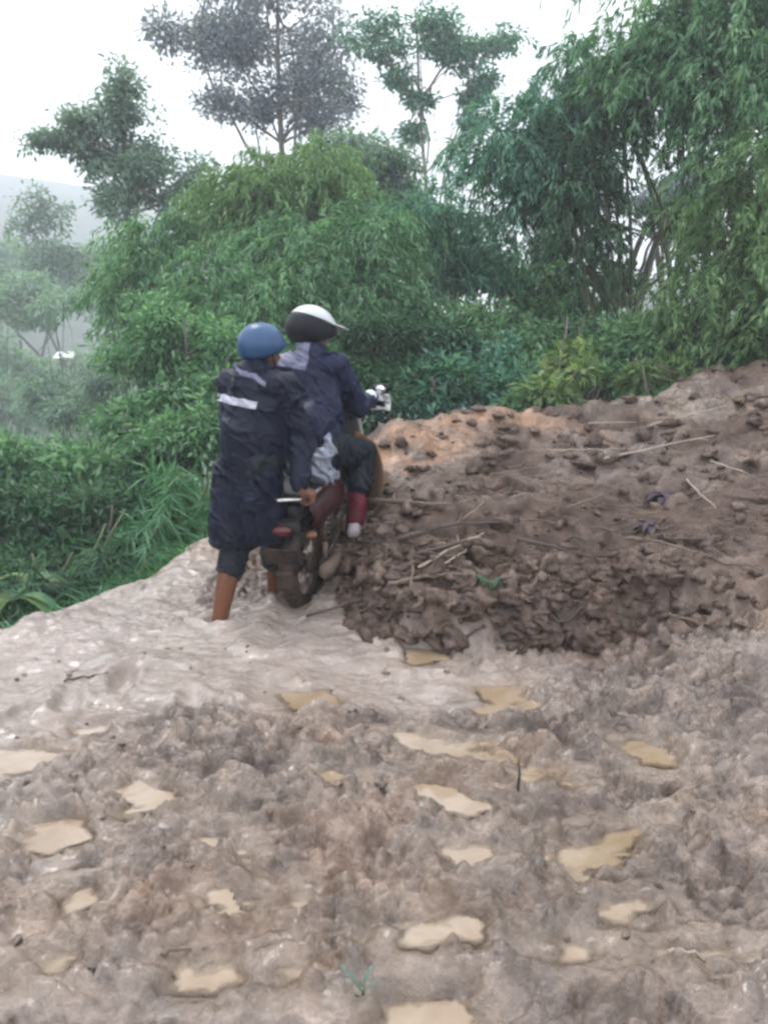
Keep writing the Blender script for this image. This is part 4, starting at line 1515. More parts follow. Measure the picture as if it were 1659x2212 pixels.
mb = MB().sheet(arc_fender(0, .285, .335, R(45), R(165), .115), .006)
fen = mb.build('rear_mudguard', M['black'], bike, bw)
g = np.array([[(-.325 - .03 * t, .05 * s, .40 - .20 * t) for s in np.linspace(-1, 1, 5)] for t in np.linspace(0, .6, 5)])
MB().sheet(g, .006).build('mud_flap', M['black'], fen, bw)
MB().box((-.335, 0, .50), (.012, .21, .11), .004, Matrix.Rotation(R(-14), 3, 'Y')).build('number_plate', M['plate'], bike, bw)
tl = MB().ell((-.29, 0, .64), (.035, .065, .036)).build('tail_light', M['red_lens'], bike, bw)
MB().box((-.26, 0, .655), (.07, .19, .075), .02).build('housing', M['black'], tl, bw)
for s in (-1, 1):
    st = MB().tube([(-.25, .05 * s, .60), (-.26, .14 * s, .61)], .009, 8).build('turn_signal', M['black'], bike, bw)
    MB().ell((-.268, .165 * s, .612), (.028, .035, .026), sub=2).build('lens', M['amber_lens'], st, bw)
    MB().tube([(.42, .085 * s, .33), (.2, .105 * s, .31), (0, .105 * s, .285), (-.06, .105 * s, .285)], [.022, .022, .02, .016], 10).build('swingarm', M['black'], bike, bw)
    sh = MB().tube([(.0, .125 * s, .33), (.03, .125 * s, .42)], .017, 10).tube([(.03, .125 * s, .42), (.12, .125 * s, .66)], .010, 10).build('shock_absorber', M['chrome'], bike, bw)
    t = np.linspace(0, 1, 90)
    coil = np.column_stack([.035 + .075 * t + .024 * np.cos(t * 44) * .95, .125 * s + .024 * np.sin(t * 44), .42 + .20 * t - .024 * np.cos(t * 44) * .3])
    MB().tube(coil, .0055, 6).build('spring', M['alloy'], sh, bw)
    # side panel
    g = []
    for i, x in enumerate(np.linspace(-.12, .46, 9)):
        top = .73 - .02 * (x > .3)
        low = .50 + .09 * max(0, -(x - .1) * 3) - .05 * (x > .25)
        g.append([(x, s * (.085 + .045 * math.sin(math.pi * k / 5) + .03 * math.sin(math.pi * i / 8)), low + (top - low) * k / 5) for k in range(6)])
    MB().sheet(np.array(g), .006).build('side_panel', M['maroon_panel'], bike, bw)
    # foot peg and leg shield
    MB().tube([(.44, .10 * s, .29), (.44, .25 * s, .29)], .014, 10).build('foot_peg', M['rubber'], bike, bw)
    g = []
    for i, z in enumerate(np.linspace(.30, .82, 9)):
        row = []
        for k in range(7):
            u_ = k / 6
            w_ = .312 - .08 * (abs(z - .6) / .3) ** 2
            row.append((.90 - .16 * u_ ** 1.6 - .05 * (.82 - z), s * (.06 + (w_ - .06) * u_), z - .03 * u_))
        g.append(row)
    MB().sheet(np.array(g), .007).build('leg_shield', M['orange'], bike, bw)
    MB().tube([(1.2, .078 * s, .285), (1.11, .078 * s, .55), (.99, .078 * s, .90)], [.024, .024, .016], 12).build('fork', M['alloy'], bike, bw)
    # grip, lever, mirror
    MB().lathe([(.015, -.065), (.018, -.06), (.018, .055), (.021, .065)], (.935,   .225 * s, 1.0), (-.14, 1.0 * s, -.04), 14).build('grip', M['rubber'], bike, bw)
    MB().tube([(.985, .17 * s, 1.005), (1.01, .22 * s, 1.0), (.99, .31 * s, .985)], .006, 8).build('lever', M['alloy'], bike, bw)
    g = np.array([[(.985 + .035 * math.cos(u_ * 1.4), s * (.225 + .085 * v_), 1.0 + .055 * u_ - .015 * abs(v_)) for v_ in np.linspace(-1, 1, 7)] for u_ in np.linspace(-1, 1, 6)])
    MB().sheet(g, .006).build('hand_guard', M['white_shell'], bike, bw)
    mr = MB().tube([(.95, .17 * s, 1.02), (.97, .20 * s, 1.08), (.955, .24 * s, 1.085)], .006, 8).build('mirror', M['black'], bike, bw)
    MB().ell((.955, .27 * s, 1.09), (.020, .055, .038), sub=3).build('mirror_housing', M['black'], mr, bw)
    MB().lathe([(.0, 0), (.033, .002), (.035, .006)], (.936, .27 * s, 1.09), (-1, 0, 0), 20).build('mirror_glass', M['mirror'], mr, bw)
# body
g = []
for i, x in enumerate(np.linspace(-.22, .64, 15)):
    wv = .125 - .055 * sstep(.25, .64, np.array(x)) + .0
    zt = .80 + .02 * math.sin((x + .2) * 5) - .035 * math.exp(-((x - .3) / .15) ** 2)
    g.append([(x, wv * math.cos(a), zt - .05 + .055 * math.sin(a) ** .6 if a < math.pi else zt) for a in np.linspace(0.02, math.pi - .02, 11)])
g = np.array(g)
MB().sheet(g, .02).build('seat', M['seat'], bike, bw)
MB().box((.2, 0, .70), (.80, .17, .10), .03).build('seat_base', M['black'], bike, bw)
MB().tube([(.12, .135, .77), (-.10, .15, .80), (-.24, .12, .815), (-.28, 0, .82), (-.24, -.12, .815), (-.10, -.15, .80), (.12, -.135, .77)], .011, 10).build('grab_rail', M['chrome'], bike, bw)
MB().tube([(.97, 0, .95), (.90, 0, .78), (.70, 0, .56), (.5, 0, .47), (.30, 0, .50), (.1, 0, .62)], .035, 12).build('frame', M['black'], bike, bw)
g = []
for i, t in enumerate(np.linspace(0, 1, 8)):
    c = np.array((.93 - .38 * t, 0, .86 - .34 * t))
    g.append([c + np.array((.04 * math.sin(a) + .02, .085 * math.cos(a), .06 * math.sin(a))) for a in np.linspace(0, math.pi, 9)])
MB().sheet(np.array(g), .006).build('centre_cover', M['black'], bike, bw)
en = MB().box((.50, 0, .32), (.26, .20, .20), .03).build('engine', M['alloy'], bike, bw)
cy_ = MB()
for k in range(7):
    cy_.box((.66 + .022 * k, 0, .34), (.010, .14, .14), .003)
cy_.build('cylinder_fins', M['alloy'], en, bw)
MB().lathe([(.06, 0), (.075, .01), (.07, .03), (.03, .035)], (.45, -.10, .32), (0, -1, 0), 22).build('clutch_cover', M['alloy'], en, bw)
mf = MB().tube([(.74, -.03, .27), (.70, -.10, .20), (.5, -.14, .19), (.25, -.155, .22)], .016, 10).build('exhaust', M['alloy'], bike, bw)
MB().lathe([(.018, -.02), (.040, .03), (.044, .08), (.044, .38), (.034, .41), (.016, .415)], (.27, -.155, .22), (-1, -.02, .20), 20).build('muffler', M['chrome'], mf, bw)
MB().box((.21, .105, .30), (.44, .035, .10), .015).build('chain_case', M['black'], bike, bw)
MB().sheet(arc_fender(1.2, .285, .345, R(-5), R(150), .13), .006).build('front_mudguard', M['orange'], bike, bw)
MB().tube([(.935, -.285, 1.0), (.955, -.15, 1.01), (.985, -.07, .97), (.99, 0, .96), (.985, .07, .97), (.955, .15, 1.01), (.935, .285, 1.0)], .011, 12).build('handlebar', M['chrome'], bike, bw)
cw = MB().ell((1.01, 0, .985), (.10, .13, .095)).build('headlight_cowl', M['black'], bike, bw)
MB().lathe([(.085, 0), (.08, .02), (.05, .035), (0, .04)], (1.075, 0, .975), (1, 0, -.1), 24).build('headlight', M['glass'], cw, bw)
MB().lathe([(.05, 0), (.05, .02), (.045, .024)], (.965, 0, 1.06), (-.5, 0, 1), 20).build('speedometer', M['glass'], cw, bw)


# ------------------------------------------------------------------ people
def capsule(a, b, ra, rb, sides=14, rings=5):
    a, b = np.asarray(a, float), np.asarray(b, float)
    ax = b - a
    Ln = np.linalg.norm(ax)
    ax = ax / Ln if Ln > 1e-6 else np.array((0, 0, 1.0))
    prof = []
    for i in range(rings):
        t = -math.pi / 2 + (math.pi / 2) * i / rings
        prof.append((ra * math.cos(t), ra * math.sin(t)))
    for i in range(rings + 1):
        t = (math.pi / 2) * i / rings
        prof.append((rb * math.cos(t), Ln + rb * math.sin(t)))
    return prof, a, ax


def blob(name, caps, voxel, smooth, mat, parent, wrinkle=0.0, seed=0, lab=None):
    mb = MB()
    for c in caps:
        prof, o, ax = capsule(*c)
        mb.lathe(prof, o, ax, 14)
    bm_ = mb.bm
    bmesh.ops.remove_doubles(bm_, verts=list(bm_.verts), dist=1e-5)
    bmesh.ops.recalc_face_normals(bm_, faces=list(bm_.faces))
    me = bpy.data.meshes.new(name)
    bm_.to_mesh(me)
    bm_.free()
    tmp = bpy.data.objects.new('tmp_' + name, me)
    col.objects.link(tmp)
    md = tmp.modifiers.new('r', 'REMESH')
    md.mode = 'VOXEL'
    md.voxel_size = voxel
    if smooth:
        sm = tmp.modifiers.new('s', 'SMOOTH')
        sm.factor = .5
        sm.iterations = smooth
    dg = bpy.context.evaluated_depsgraph_get()
    m2 = bpy.data.meshes.new_from_object(tmp.evaluated_get(dg))
    bpy.data.objects.remove(tmp)
    m2.name = name
    n = len(m2.vertices)
    co = np.empty(n * 3, np.float32)
    m2.vertices.foreach_get('co', co)
    co = co.reshape(-1, 3).astype(float)
    if wrinkle:
        nr = np.empty(n * 3, np.float32)
        m2.vertices.foreach_get('normal', nr)
        nr = nr.reshape(-1, 3)
        u_ = co[:, 0] * 6 + co[:, 1] * 4
        v_ = co[:, 2] * 10 + co[:, 0] * 5
        w = fbm(u_ * .6, v_ * .5, 3, seed)
        w2 = u_ + .9 * fbm(v_ * .6, u_ * .6, 3, seed + 3)
        fold = np.abs(fbm(w2 * 1.9 + v_ * .35, v_ * .42 - w2 * .3, 2, seed + 9))
        fold2 = np.abs(fbm(w2 * 2.2 - v_ * .9, v_ * 1.3 + w2 * .5, 2, seed + 13))
        co = co + nr * (wrinkle * (w * 1.2 + 1.5 * np.exp(-fold * 9) + .9 * np.exp(-fold2 * 11) - .5))[:, None]
        m2.vertices.foreach_set('co', co.astype(np.float32).ravel())
    for p in m2.polygons:
        p.use_smooth = True
    m2.materials.clear()
    m2.materials.append(mat)
    m2.update()
    o = link(name, m2, parent)
    return o


def patch(name, src, planes, off, mat, parent):
    """a strip of cloth lying on another garment, cut cleanly by planes (point, normal): the side the normal points to is kept"""
    b = bmesh.new()
    b.from_mesh(src.data)
    for p, n in planes:
        bmesh.ops.bisect_plane(b, geom=list(b.verts) + list(b.edges) + list(b.faces), dist=1e-6, plane_co=Vector(p), plane_no=Vector(n), clear_inner=True)
    b.normal_update()
    for v in b.verts:
        v.co += v.normal * off
    m2 = bpy.data.meshes.new(name)
    b.to_mesh(m2)
    b.free()
    for p in m2.polygons:
        p.use_smooth = True
    m2.materials.clear()
    m2.materials.append(mat)
    o = link(name, m2, parent)
    md = o.modifiers.new('thick', 'SOLIDIFY')
    md.thickness = .005
    md.offset = 0
    return o


def A3(*v):
    return np.array(v, float)


def grip_hand(C, A, Fd, W, s=1.0):
    """capsules of a hand closed round a bar at C: A along the bar towards the little finger, Fd from wrist to bar, W wrist"""
    A = unit(A)
    Fd = unit(Fd - A * (Fd @ A))
    N = np.cross(A, Fd)
    if N[2] < 0:
        N = -N
    caps = []
    offs = (-.030, -.010, .011, .031)
    lens = (.95, 1.05, 1.0, .8)
    for o, l in zip(offs, lens):
        k = C + A * o * s - Fd * .012 + N * .036
        p1 = C + A * o * s + Fd * .028 * l + N * .026
        p2 = C + A * o * s + Fd * .034 * l - N * .012
        p3 = C + A * o * s + Fd * .006 - N * .030
        caps += [(k, p1, .0105, .0098), (p1, p2, .0098, .009), (p2, p3, .009, .0078)]
        caps.append((W + (k - W) * .25 + A * o * .3, k, .016, .0115))
    t0 = W + (C - W) * .35 - A * .028
    t1 = C - A * .048 - Fd * .028 + N * .004
    t2 = C - A * .046 + Fd * .012 - N * .024
    caps += [(t0, t1, .015, .0115), (t1, t2, .0115, .009)]
    caps.append((W, W + (C - W) * .4 + N * .01, .022, .024))
    return caps


def head_caps(c, fw, s=1.0):
    """skull, jaw, nose, brow, lips, ears; fw = facing direction"""
    fw = unit(np.asarray(fw, float))
    rt = unit(np.cross(fw, (0, 0, 1.0)))
    up = np.cross(rt, fw)
    P = lambda x, y, z: c + s * (rt * x + fw * y + up * z)
    caps = [(P(0, -.015, .025), P(0, .012, .03), .092 * s, .088 * s), (P(0, .02, -.03), P(0, .05, -.085), .072 * s, .040 * s),
            (P(-.035, .03, -.06), P(.035, .03, -.06), .045 * s, .045 * s), (P(0, .088, .005), P(0, .108, -.03), .010 * s, .015 * s),
            (P(-.04, .078, .022), P(.04, .078, .022), .016 * s, .016 * s), (P(-.018, .086, -.062), P(.018, .086, -.062), .011 * s, .011 * s),
            (P(-.014, .085, -.073), P(.014, .085, -.073), .010 * s, .010 * s)]
    for e in (-1, 1):
        caps.append((P(.083 * e, -.01, .012), P(.080 * e, -.002, -.035), .017 * s, .012 * s))
        caps.append((P(.05 * e, .05, -.03), P(.045 * e, .06, -.045), .03 * s, .025 * s))
    return caps, P


def eyes(P, parent, s=1.0):
    for e in (-1, 1):
        MB().ell(P(.032 * e, .080, .004), (.012, .012, .009), sub=2).build('eye', M['white_shell'], parent)


# ---- the one pushing
pp = empty('person', (-.74, 4.42, 0))
tag(pp, 'person in navy raincoat and blue helmet pushing the motorcycle from behind with muddy bare legs', 'person')
Hc, Sc = A3(-.745, 4.40, .83), A3(-.705, 4.46, 1.265)
fdir, rdir = A3(.57, .82, 0), A3(.82, -.57, 0)
Rs, Ls = Sc + rdir * .192, Sc - rdir * .192
Re, Le = A3(-.475, 4.40, 1.00), A3(-.83, 4.70, 1.00)
gR, gL = bw((-.20, -.138, .812)), bw((-.12, .150, .804))
Rw, Lw = gR + A3(-.035, -.055, .062), gL + A3(-.05, -.03, .066)
hc = A3(-.672, 4.50, 1.455)
hf = A3(.78, .60, -.12)
hcaps, HP = head_caps(hc, hf)
lk, la = A3(-.835, 4.44, .44), A3(-.915, 4.255, -.02)
rk, ra_ = A3(-.64, 4.64, .44), A3(-.675, 4.70, -.02)
lh, rh = Hc - rdir * .085, Hc + rdir * .085
caps = hcaps + [(Sc + A3(.015, .02, .05), hc + A3(0, 0, -.05), .058, .055), (Hc, Sc + A3(0, 0, -.06), .10, .10), (Ls, Rs, .045, .045),
                (Rs, Re, .048, .040), (Re, Rw, .038, .027), (Ls, Le, .048, .040), (Le, Lw, .038, .027),
                (lh, lk, .085, .056), (lk, lk + (la - lk) * .4, .058, .070), (lk + (la - lk) * .4, la, .070, .044), (la, la + A3(.03, .05, -.045), .036, .03), (la + A3(.03, .05, -.05), la + A3(.10, .15, -.07), .034, .026),
                (la, la + A3(-.015, -.02, -.05), .035, .032),
                (rh, rk, .085, .056), (rk, rk + (ra_ - rk) * .35, .055, .057), (rk + (ra_ - rk) * .35, ra_, .055, .036), (ra_, ra_ + A3(.09, .13, -.06), .036, .026)]
for k in range(5):
    tpos = la + A3(.10, .15, -.075) + rdir * (-.03 + .014 * k)
    caps.append((tpos, tpos + fdir * (.032 - .004 * k), .011, .009))
caps += grip_hand(gR, BF * -1.0 * -1, gR - Rw, Rw) + grip_hand(gL, BF, gL - Lw, Lw)
body = blob('body', caps, .0075, 3, M['skin_muddy'], pp)
eyes(HP, pp)
jk = [(Hc + A3(0, 0, -.10), Hc + A3(0, 0, .15), .155, .165), (Hc - rdir * .06 + A3(0, 0, -.16), Sc - rdir * .07 + A3(0, 0, -.14), .135, .150),
      (Hc + rdir * .06 + A3(0, 0, -.16), Sc + rdir * .07 + A3(0, 0, -.14), .135, .145), (Ls * .86 + Rs * .14, Rs * .86 + Ls * .14, .096, .096),
      (Sc + A3(-.01, -.02, -.08), Sc + A3(-.02, -.03, -.22), .145, .16), (Sc + A3(.0, .0, .03), Sc + A3(.015, .02, .105), .110, .088), (Sc + A3(-.04, -.06, .0), Sc + A3(-.03, -.04, .07), .09, .07),
      (Rs, Re, .085, .074), (Re, Re + (Rw - Re) * .88, .072, .056), (Ls, Le, .085, .074), (Le, Le + (Lw - Le) * .88, .072, .056),
      (lh + A3(-.02, -.03, -.05), lh + A3(-.045, -.04, -.38), .125, .128), (rh + A3(0, 0, -.05), rh + A3(.02, .07, -.35), .12, .120), (Hc + A3(-.01, 0, -.1), Hc + A3(-.015, .01, -.37), .14, .115)]
jacket = blob('raincoat', jk, .0075, 8, M['navy'], pp, .010, 5)
tz = [(lh, lh + (lk - lh) * .6, .125, .10), (lh + (lk - lh) * .6, lk, .10, .084), (lk, lk + (la - lk) * .40, .084, .078),
      (rh, rk, .12, .084), (rk, rk + (ra_ - rk) * .50, .082, .078), (lh, rh, .12, .12)]
blob('rain_trousers', tz, .010, 5, M['navy2'], pp, .010, 6)
bdir = unit(Sc - Hc)
bn = unit(bdir + rdir * .12)
bc_ = Hc + bdir * .335
patch('reflective_band', jacket, [(bc_ - bn * .020, bn), (bc_ + bn * .020, -bn), (Hc + fdir * .02, -fdir), (Hc + rdir * .125, -rdir)], .004, M['reflect'], jacket)
pn = unit(A3(0, 0, 1) + rdir * .45)
patch('shoulder_piping', jacket, [(Sc + A3(0, 0, .082) - pn * .011, pn), (Sc + A3(0, 0, .082) + pn * .011, -pn), (Sc + rdir * .16, -rdir)], .004, M['piping_highlight'], jacket)
hn = unit(A3(0, 0, 1) + fdir * .05)
patch('hem', jacket, [(Hc + A3(0, 0, -.43), -hn), (Hc + A3(0, 0, -.46), hn)], .003, M['navy2'], jacket)
patch('back_seam', jacket, [(Hc - rdir * .004 - fdir * .0, rdir), (Hc + rdir * .004, -rdir), (Hc, -fdir), (Sc + A3(0, 0, .03), -bdir)], .0015, M['navy2'], jacket)
# half-shell helmet


def dome(c, fw, r, z0, mat_name, name, parent, tilt=0.0, z1=1.0, thick=.012, n=14, brim=0.0, m=28, fit=(1.0, 1.14, 1.0), z0f=None):
    fw = unit(np.asarray(fw, float))
    rt = unit(np.cross(fw, (0, 0, 1.0)))
    up = np.cross(rt, fw)
    fw2 = fw * math.cos(tilt) + up * math.sin(tilt)
    up2 = np.cross(rt, fw2)
    if up2[2] < 0:
        up2 = -up2
    g = []
    for i in range(n):
        row = []
        for k in range(m + 1):
            a = 2 * math.pi * k / m
            zb = z0 if z0f is None else z0 + (z0f - z0) * (.5 + .5 * math.cos(a)) ** 2
            zz = zb + (z1 - zb) * i / (n - 1)
            rr = math.sqrt(max(0.0004, 1 - zz * zz))
            b = 1 + brim * max(0, math.cos(a)) ** 4 * (1 - i / (n - 1)) ** 6 * 2.5
            row.append(c + r * (rt * math.sin(a) * rr * fit[0] + fw2 * math.cos(a) * rr * fit[1] * b + up2 * zz * fit[2]))
        g.append(row)
    return MB().sheet(np.array(g), thick).build(name, M[mat_name], parent)


hel = dome(hc + A3(0, 0, .022), hf, .116, -.62, 'blue_shell', 'helmet', pp, .06, brim=.07, z0f=.12, fit=(1.0, 1.1, 1.04))
hcn = hc + A3(0, 0, .02)
rt_ = unit(np.cross(hf, (0, 0, 1.0)))
MB().tube([hcn + rt_ * .112 + A3(0, 0, -.02), hcn + rt_ * .095 + unit(hf) * .03 + A3(0, 0, -.10), hcn + unit(hf) * .05 + A3(0, 0, -.145), hcn - rt_ * .095 + unit(hf) * .03 + A3(0, 0, -.10), hcn - rt_ * .112 + A3(0, 0, -.02)], .006, 6).build('chin_strap', M['black_shell'], hel)

# ---- the rider
rp = empty('person', bw((.28, 0, .80)))
tag(rp, 'person in blue rain jacket and white-topped helmet sitting astride the motorcycle', 'person')
Hq, Sq = bw((.27, 0, .90)), A3(-.445, 5.00, 1.34)
rR = unit(A3(.955, -.30, 0))
Rs, Ls = Sq + rR * .175, Sq - rR * .175
gR, gL = bw((.935, -.225, 1.0)), bw((.935, .225, 1.0))
Rw, Lw = gR + A3(-.02, -.075, .035), gL + A3(-.02, -.075, .035)
Re = A3(-.155, 5.06, 1.10)
Le = A3(-.70, 5.16, 1.12)
hq = A3(-.445, 5.06, 1.545)
qf = unit(A3(.76, .62, -.14))
qcaps, QP = head_caps(hq, qf)
fR, fL = bw((.42, -.19, .345)), bw((.42, .19, .345))
kR = A3(-.150, 5.22, .80)
kl = bl(kR)
kL = bw((kl[0], -kl[1], kl[2]))
rh, lh = Hq + rR * .09, Hq - rR * .09
caps = qcaps + [(Sq + A3(0, .01, .04), hq + A3(0, 0, -.05), .058, .055), (Hq, Sq + A3(0, 0, -.06), .10, .10), (Ls, Rs, .045, .045), (Rs, Re, .046, .038), (Re, Rw, .037, .027), (Ls, Le, .046, .038), (Le, Lw, .037, .027),
                (rh, kR, .085, .055), (kR, fR, .052, .034), (lh, kL, .085, .055), (kL, fL, .052, .034), (fR, fR + BF * .13 - BU * .03, .034, .028), (fL, fL + BF * .13 - BU * .03, .034, .028)]
caps += grip_hand(gR, -BL, gR - Rw, Rw) + grip_hand(gL, BL, gL - Lw, Lw)
blob('body', caps, .0075, 3, M['skin'], rp)
eyes(QP, rp)
jq = [(Hq + A3(0, 0, -.06), Hq + A3(0, 0, .14), .165, .165), (Hq - rR * .06 - A3(0, 0, .04), Sq - rR * .06 - A3(0, 0, .12), .135, .14), (Hq + rR * .06 - A3(0, 0, .04), Sq + rR * .06 - A3(0, 0, .12), .135, .14),
      (Ls * .88 + Rs * .12, Rs * .88 + Ls * .12, .096, .096), (Sq + A3(0, -.01, -.08), Sq + A3(0, -.02, -.2), .145, .155), (Sq + A3(0, 0, .02), Sq + A3(0, .01, .10), .108, .09),
      (Rs, Re, .086, .078), (Re, Re + (Rw - Re) * .92, .076, .052), (Ls, Le, .086, .078), (Le, Le + (Lw - Le) * .92, .076, .052),
      (Hq - A3(0, .06, .02), Hq - A3(0, .10, .10), .15, .13)]
jacket2 = blob('rain_jacket', jq, .0075, 8, M['blue_jacket'], rp, .010, 15)
tq = [(rh, kR, .120, .092), (kR, kR + (fR - kR) * .5, .092, .085), (lh, kL, .120, .092), (kL, kL + (fL - kL) * .5, .092, .085), (rh, lh, .13, .13)]
blob('rain_trousers', tq, .010, 5, M['navy2'], rp, .014, 16)
for kk, ff in ((kR, fR), (kL, fL)):
    blob('legging', [(kk + (ff - kk) * .50, ff + (kk - ff) * .08, .076, .058)], .010, 3, M['maroon_cloth'], rp, .008, 17)
    sh = blob('shoe', [(ff, ff + A3(0, 0, -.035), .048, .045), (ff + A3(0, 0, -.03) - BF * .03, ff + BF * .13 - BU * .02 + A3(0, 0, -.02), .046, .040)], .008, 3, M['shoe'], rp)
    MB().box(ff + BF * .05 - BU * .065, (.25, .085, .022), .009, Matrix((Vector(BF), Vector(BL), Vector(BU))).transposed()).build('sole', M['rubber'], sh)
for G, Wr, sgn in ((gR, Rw, -1), (gL, Lw, 1)):
    gl = [(a, b, r0 + .008, r1 + .008) for a, b, r0, r1 in grip_hand(G, BL * sgn, G - Wr, Wr)]
    gl.append((Wr, Wr + (Wr - G) * .45, .036, .045))
    blob('glove', gl, .006, 2, M['glove'], rp)
patch('shoulder_highlight', jacket2, [(Sq + A3(0, 0, .02), unit(A3(0, -.25, 1))), (Sq + rR * .02, -rR), (Sq - rR * .19, rR)], .004, M['piping_highlight'], jacket2)  # lilac patch painting the wet highlight on the jacket's left shoulder
# open-face helmet, white crown over a black lower shell
hs = dome(hq + A3(0, 0, .025), qf, .140, .36, 'silver_shell', 'helmet', rp, -.22, n=12)
dome(hq + A3(0, 0, .025), qf, .138, -.80, 'black_shell', 'lower_shell', hs, -.22, z1=.38, n=10, z0f=.30)
g = []
for i in range(6):
    row = []
    for k in range(11):
        a = R(-62 + 124 * k / 10)
        rr = .140 + .060 * i / 5
        rt_ = unit(np.cross(qf, (0, 0, 1.0)))
        row.append(hq + A3(0, 0, .075 - .022 * i / 5) + rt_ * math.sin(a) * rr * .95 + qf * math.cos(a) * rr * (1.05 + .22 * i / 5))
    g.append(row)
MB().sheet(np.array(g), .005).build('peak', M['white_shell'], hs)

# bag tied on the tail
bc = at(697, 992, 4.56)
bag = blob('plastic_bag', [(bc + A3(-.035, 0, -.075), bc + A3(.02, .02, .02), .062, .05), (bc + A3(.02, .02, .02), bc + A3(.035, .02, .085), .042, .022), (bc + A3(-.02, .0, -.09), bc + A3(.03, .03, -.09), .05, .05),
                           (bc + A3(.035, .02, .085), bc + A3(.04, .03, .125), .015, .022)], .008, 3, M['bag'], None, .022, 25)
tag(bag, 'crumpled pale grey plastic bag tied on the tail of the motorcycle', 'bag')

# ------------------------------------------------------------------ sticks, clods, small plants on the mud
def ground2(px, py):
    d = ray(px, py)
    t = 1.0
    for k in range(1400):
        p = CAM + d * t
        if -4 < p[0] < 6.3 and .3 < p[1] < 9.8 and p[2] <= road_z(p[0], p[1]):
            return p
        t += .006
    return CAM + d * t


def stick(name, p0, p1, r, mat, label, lift=.0, twig=0, seed=0, cat='stick'):
    g = np.random.default_rng(seed + 900)
    a, b = ground2(*p0), ground2(*p1)
    n = 11
    t = np.linspace(0, 1, n)
    pts = a + (b - a) * t[:, None]
    wob = g.normal(size=(n, 3)) * .006
    pts = pts + np.cumsum(wob, 0) * .7
    gz = np.array([road_z(p[0], p[1]) for p in pts])
    # a stiff stick rests on the humps under it
    lin = np.linspace(gz[0], gz[-1], n)
    up_ = max(0.0, float(np.max(gz[2:-2] - lin[2:-2]))) * .55
    lift_ = .045 if p0[1] < 1400 else 0.0
    pts[:, 2] = lin + up_ + r * .6 + lift_ + lift * np.sin(t * math.pi) + g.normal(size=n) * .003
    rad = r * (1 - .55 * t) * (1 + .12 * g.normal(size=n))
    mb = MB().tube(pts, rad, 8)
    root = tag(mb.build(name, mat), label, cat)
    for k in range(twig):
        i = int(g.integers(2, n - 2))
        d = unit(unit(b - a) * .7 + g.normal(size=3) * .5 + A3(0, 0, .5))
        ln = .08 + .1 * g.random()
        q = pts[i] + d * np.linspace(0, ln, 5)[:, None] + A3(0, 0, -1) * (np.linspace(0, 1, 5) ** 2 * .03)[:, None]
        MB().tube(q, np.linspace(r * .45, r * .2, 5), 6).build('twig', mat, root)
    return root


D_, P_, S_ = M['dark_stick'], M['pale_stick'], M['stick']
SL = [
    ('branch', (765, 1316), (1000, 1222), .023, D_, 'dark thick branch sticking out of the heap towards the slurry', .02, 3),
    ('stick', (905, 1262), (1040, 1184), .008, P_, 'pale thin stick lying just above the dark thick branch', .01, 2),
    ('stick', (960, 1246), (1005, 1214), .006, P_, 'short pale splinter beside the dark thick branch', 0, 0),
    ('branch', (800, 1118), (968, 1142), .018, S_, 'brown branch lying on the heap beside the rider\'s foot', .0, 1),
    ('stick', (722, 1170), (852, 1167), .006, P_, 'pale thin stick lying flat just right of the muffler', .0, 0),
    ('stick', (893, 1262), (899, 1384), .006, S_, 'thin brown stick hanging down the front of the heap', .0, 0),
    ('stick', (1268, 927), (1372, 925), .007, P_, 'short pale stick under the dark hollow near the ridge', .0, 0),
    ('branch', (1300, 1004), (1542, 956), .010, P_, 'long pale branch slanting across the upper heap', .0, 3),
    ('stick', (1530, 1020), (1612, 1046), .007, P_, 'pale stick at the right, pointing down to the right edge', .0, 0),
    ('stick', (1482, 1060), (1542, 1124), .006, P_, 'thin pale stick beside the wilted purple plant', .0, 0),
    ('stick', (1180, 996), (1335, 990), .006, P_, 'pale straight stick across the middle of the heap', .0, 1),
    ('stick', (985, 1156), (1042, 1122), .006, P_, 'small pale stick on the heap above the dark hollow', .0, 0),
    ('branch', (1398, 938), (1565, 896), .009, P_, 'pale bent branch high on the heap at the right', .0, 2),
    ('stick', (1240, 856), (1392, 850), .007, S_, 'brown stick lying along the ridge under the weeds', .0, 0),
    ('stick', (1440, 1345), (1530, 1372), .006, S_, 'brown twig on the grey mud right of the heap foot', .0, 1),
    ('stick', (1060, 1050), (1170, 1032), .006, S_, 'thin brown stick half buried on the left of the heap', .0, 0),
    ('stick', (1220, 1120), (1330, 1090), .006, S_, 'brown stick left of the wilted purple plant', .0, 1),
    ('stick', (1560, 1180), (1640, 1150), .007, D_, 'dark short stick low on the heap at the right edge', .0, 0),
    ('stick', (350, 2062), (452, 2048), .006, S_, 'brown twig pressed into the mud near the bottom left', .0, 0),
    ('stick', (1440, 2075), (1580, 2068), .005, P_, 'thin pale twig beside the narrow puddle at bottom right', .0, 0),
    ('branch', (700, 1205), (868, 1232), .014, D_, 'dark muddy root lying between the rear wheel and the heap', .02, 3),
    ('branch', (838, 1300), (1010, 1276), .013, S_, 'brown broken branch low on the front of the heap', .02, 3),
    ('branch', (860, 1195), (1075, 1150), .016, D_, 'dark forked branch across the left shoulder of the heap', .03, 4),
    ('branch', (1120, 1190), (1290, 1235), .012, D_, 'dark root hanging out of the middle of the heap', .02, 3),
    ('branch', (1350, 1190), (1500, 1225), .011, S_, 'brown root below the wilted purple plants', .02, 3),
    ('stick', (140, 1475), (235, 1458), .006, D_, 'dark twig in the slurry at the left edge', .0, 0),
]
for i, (nm, a, b, r, mt, lb, lf, tw) in enumerate(SL):
    stick(nm, a, b, r, mt, lb, lf, tw, i)
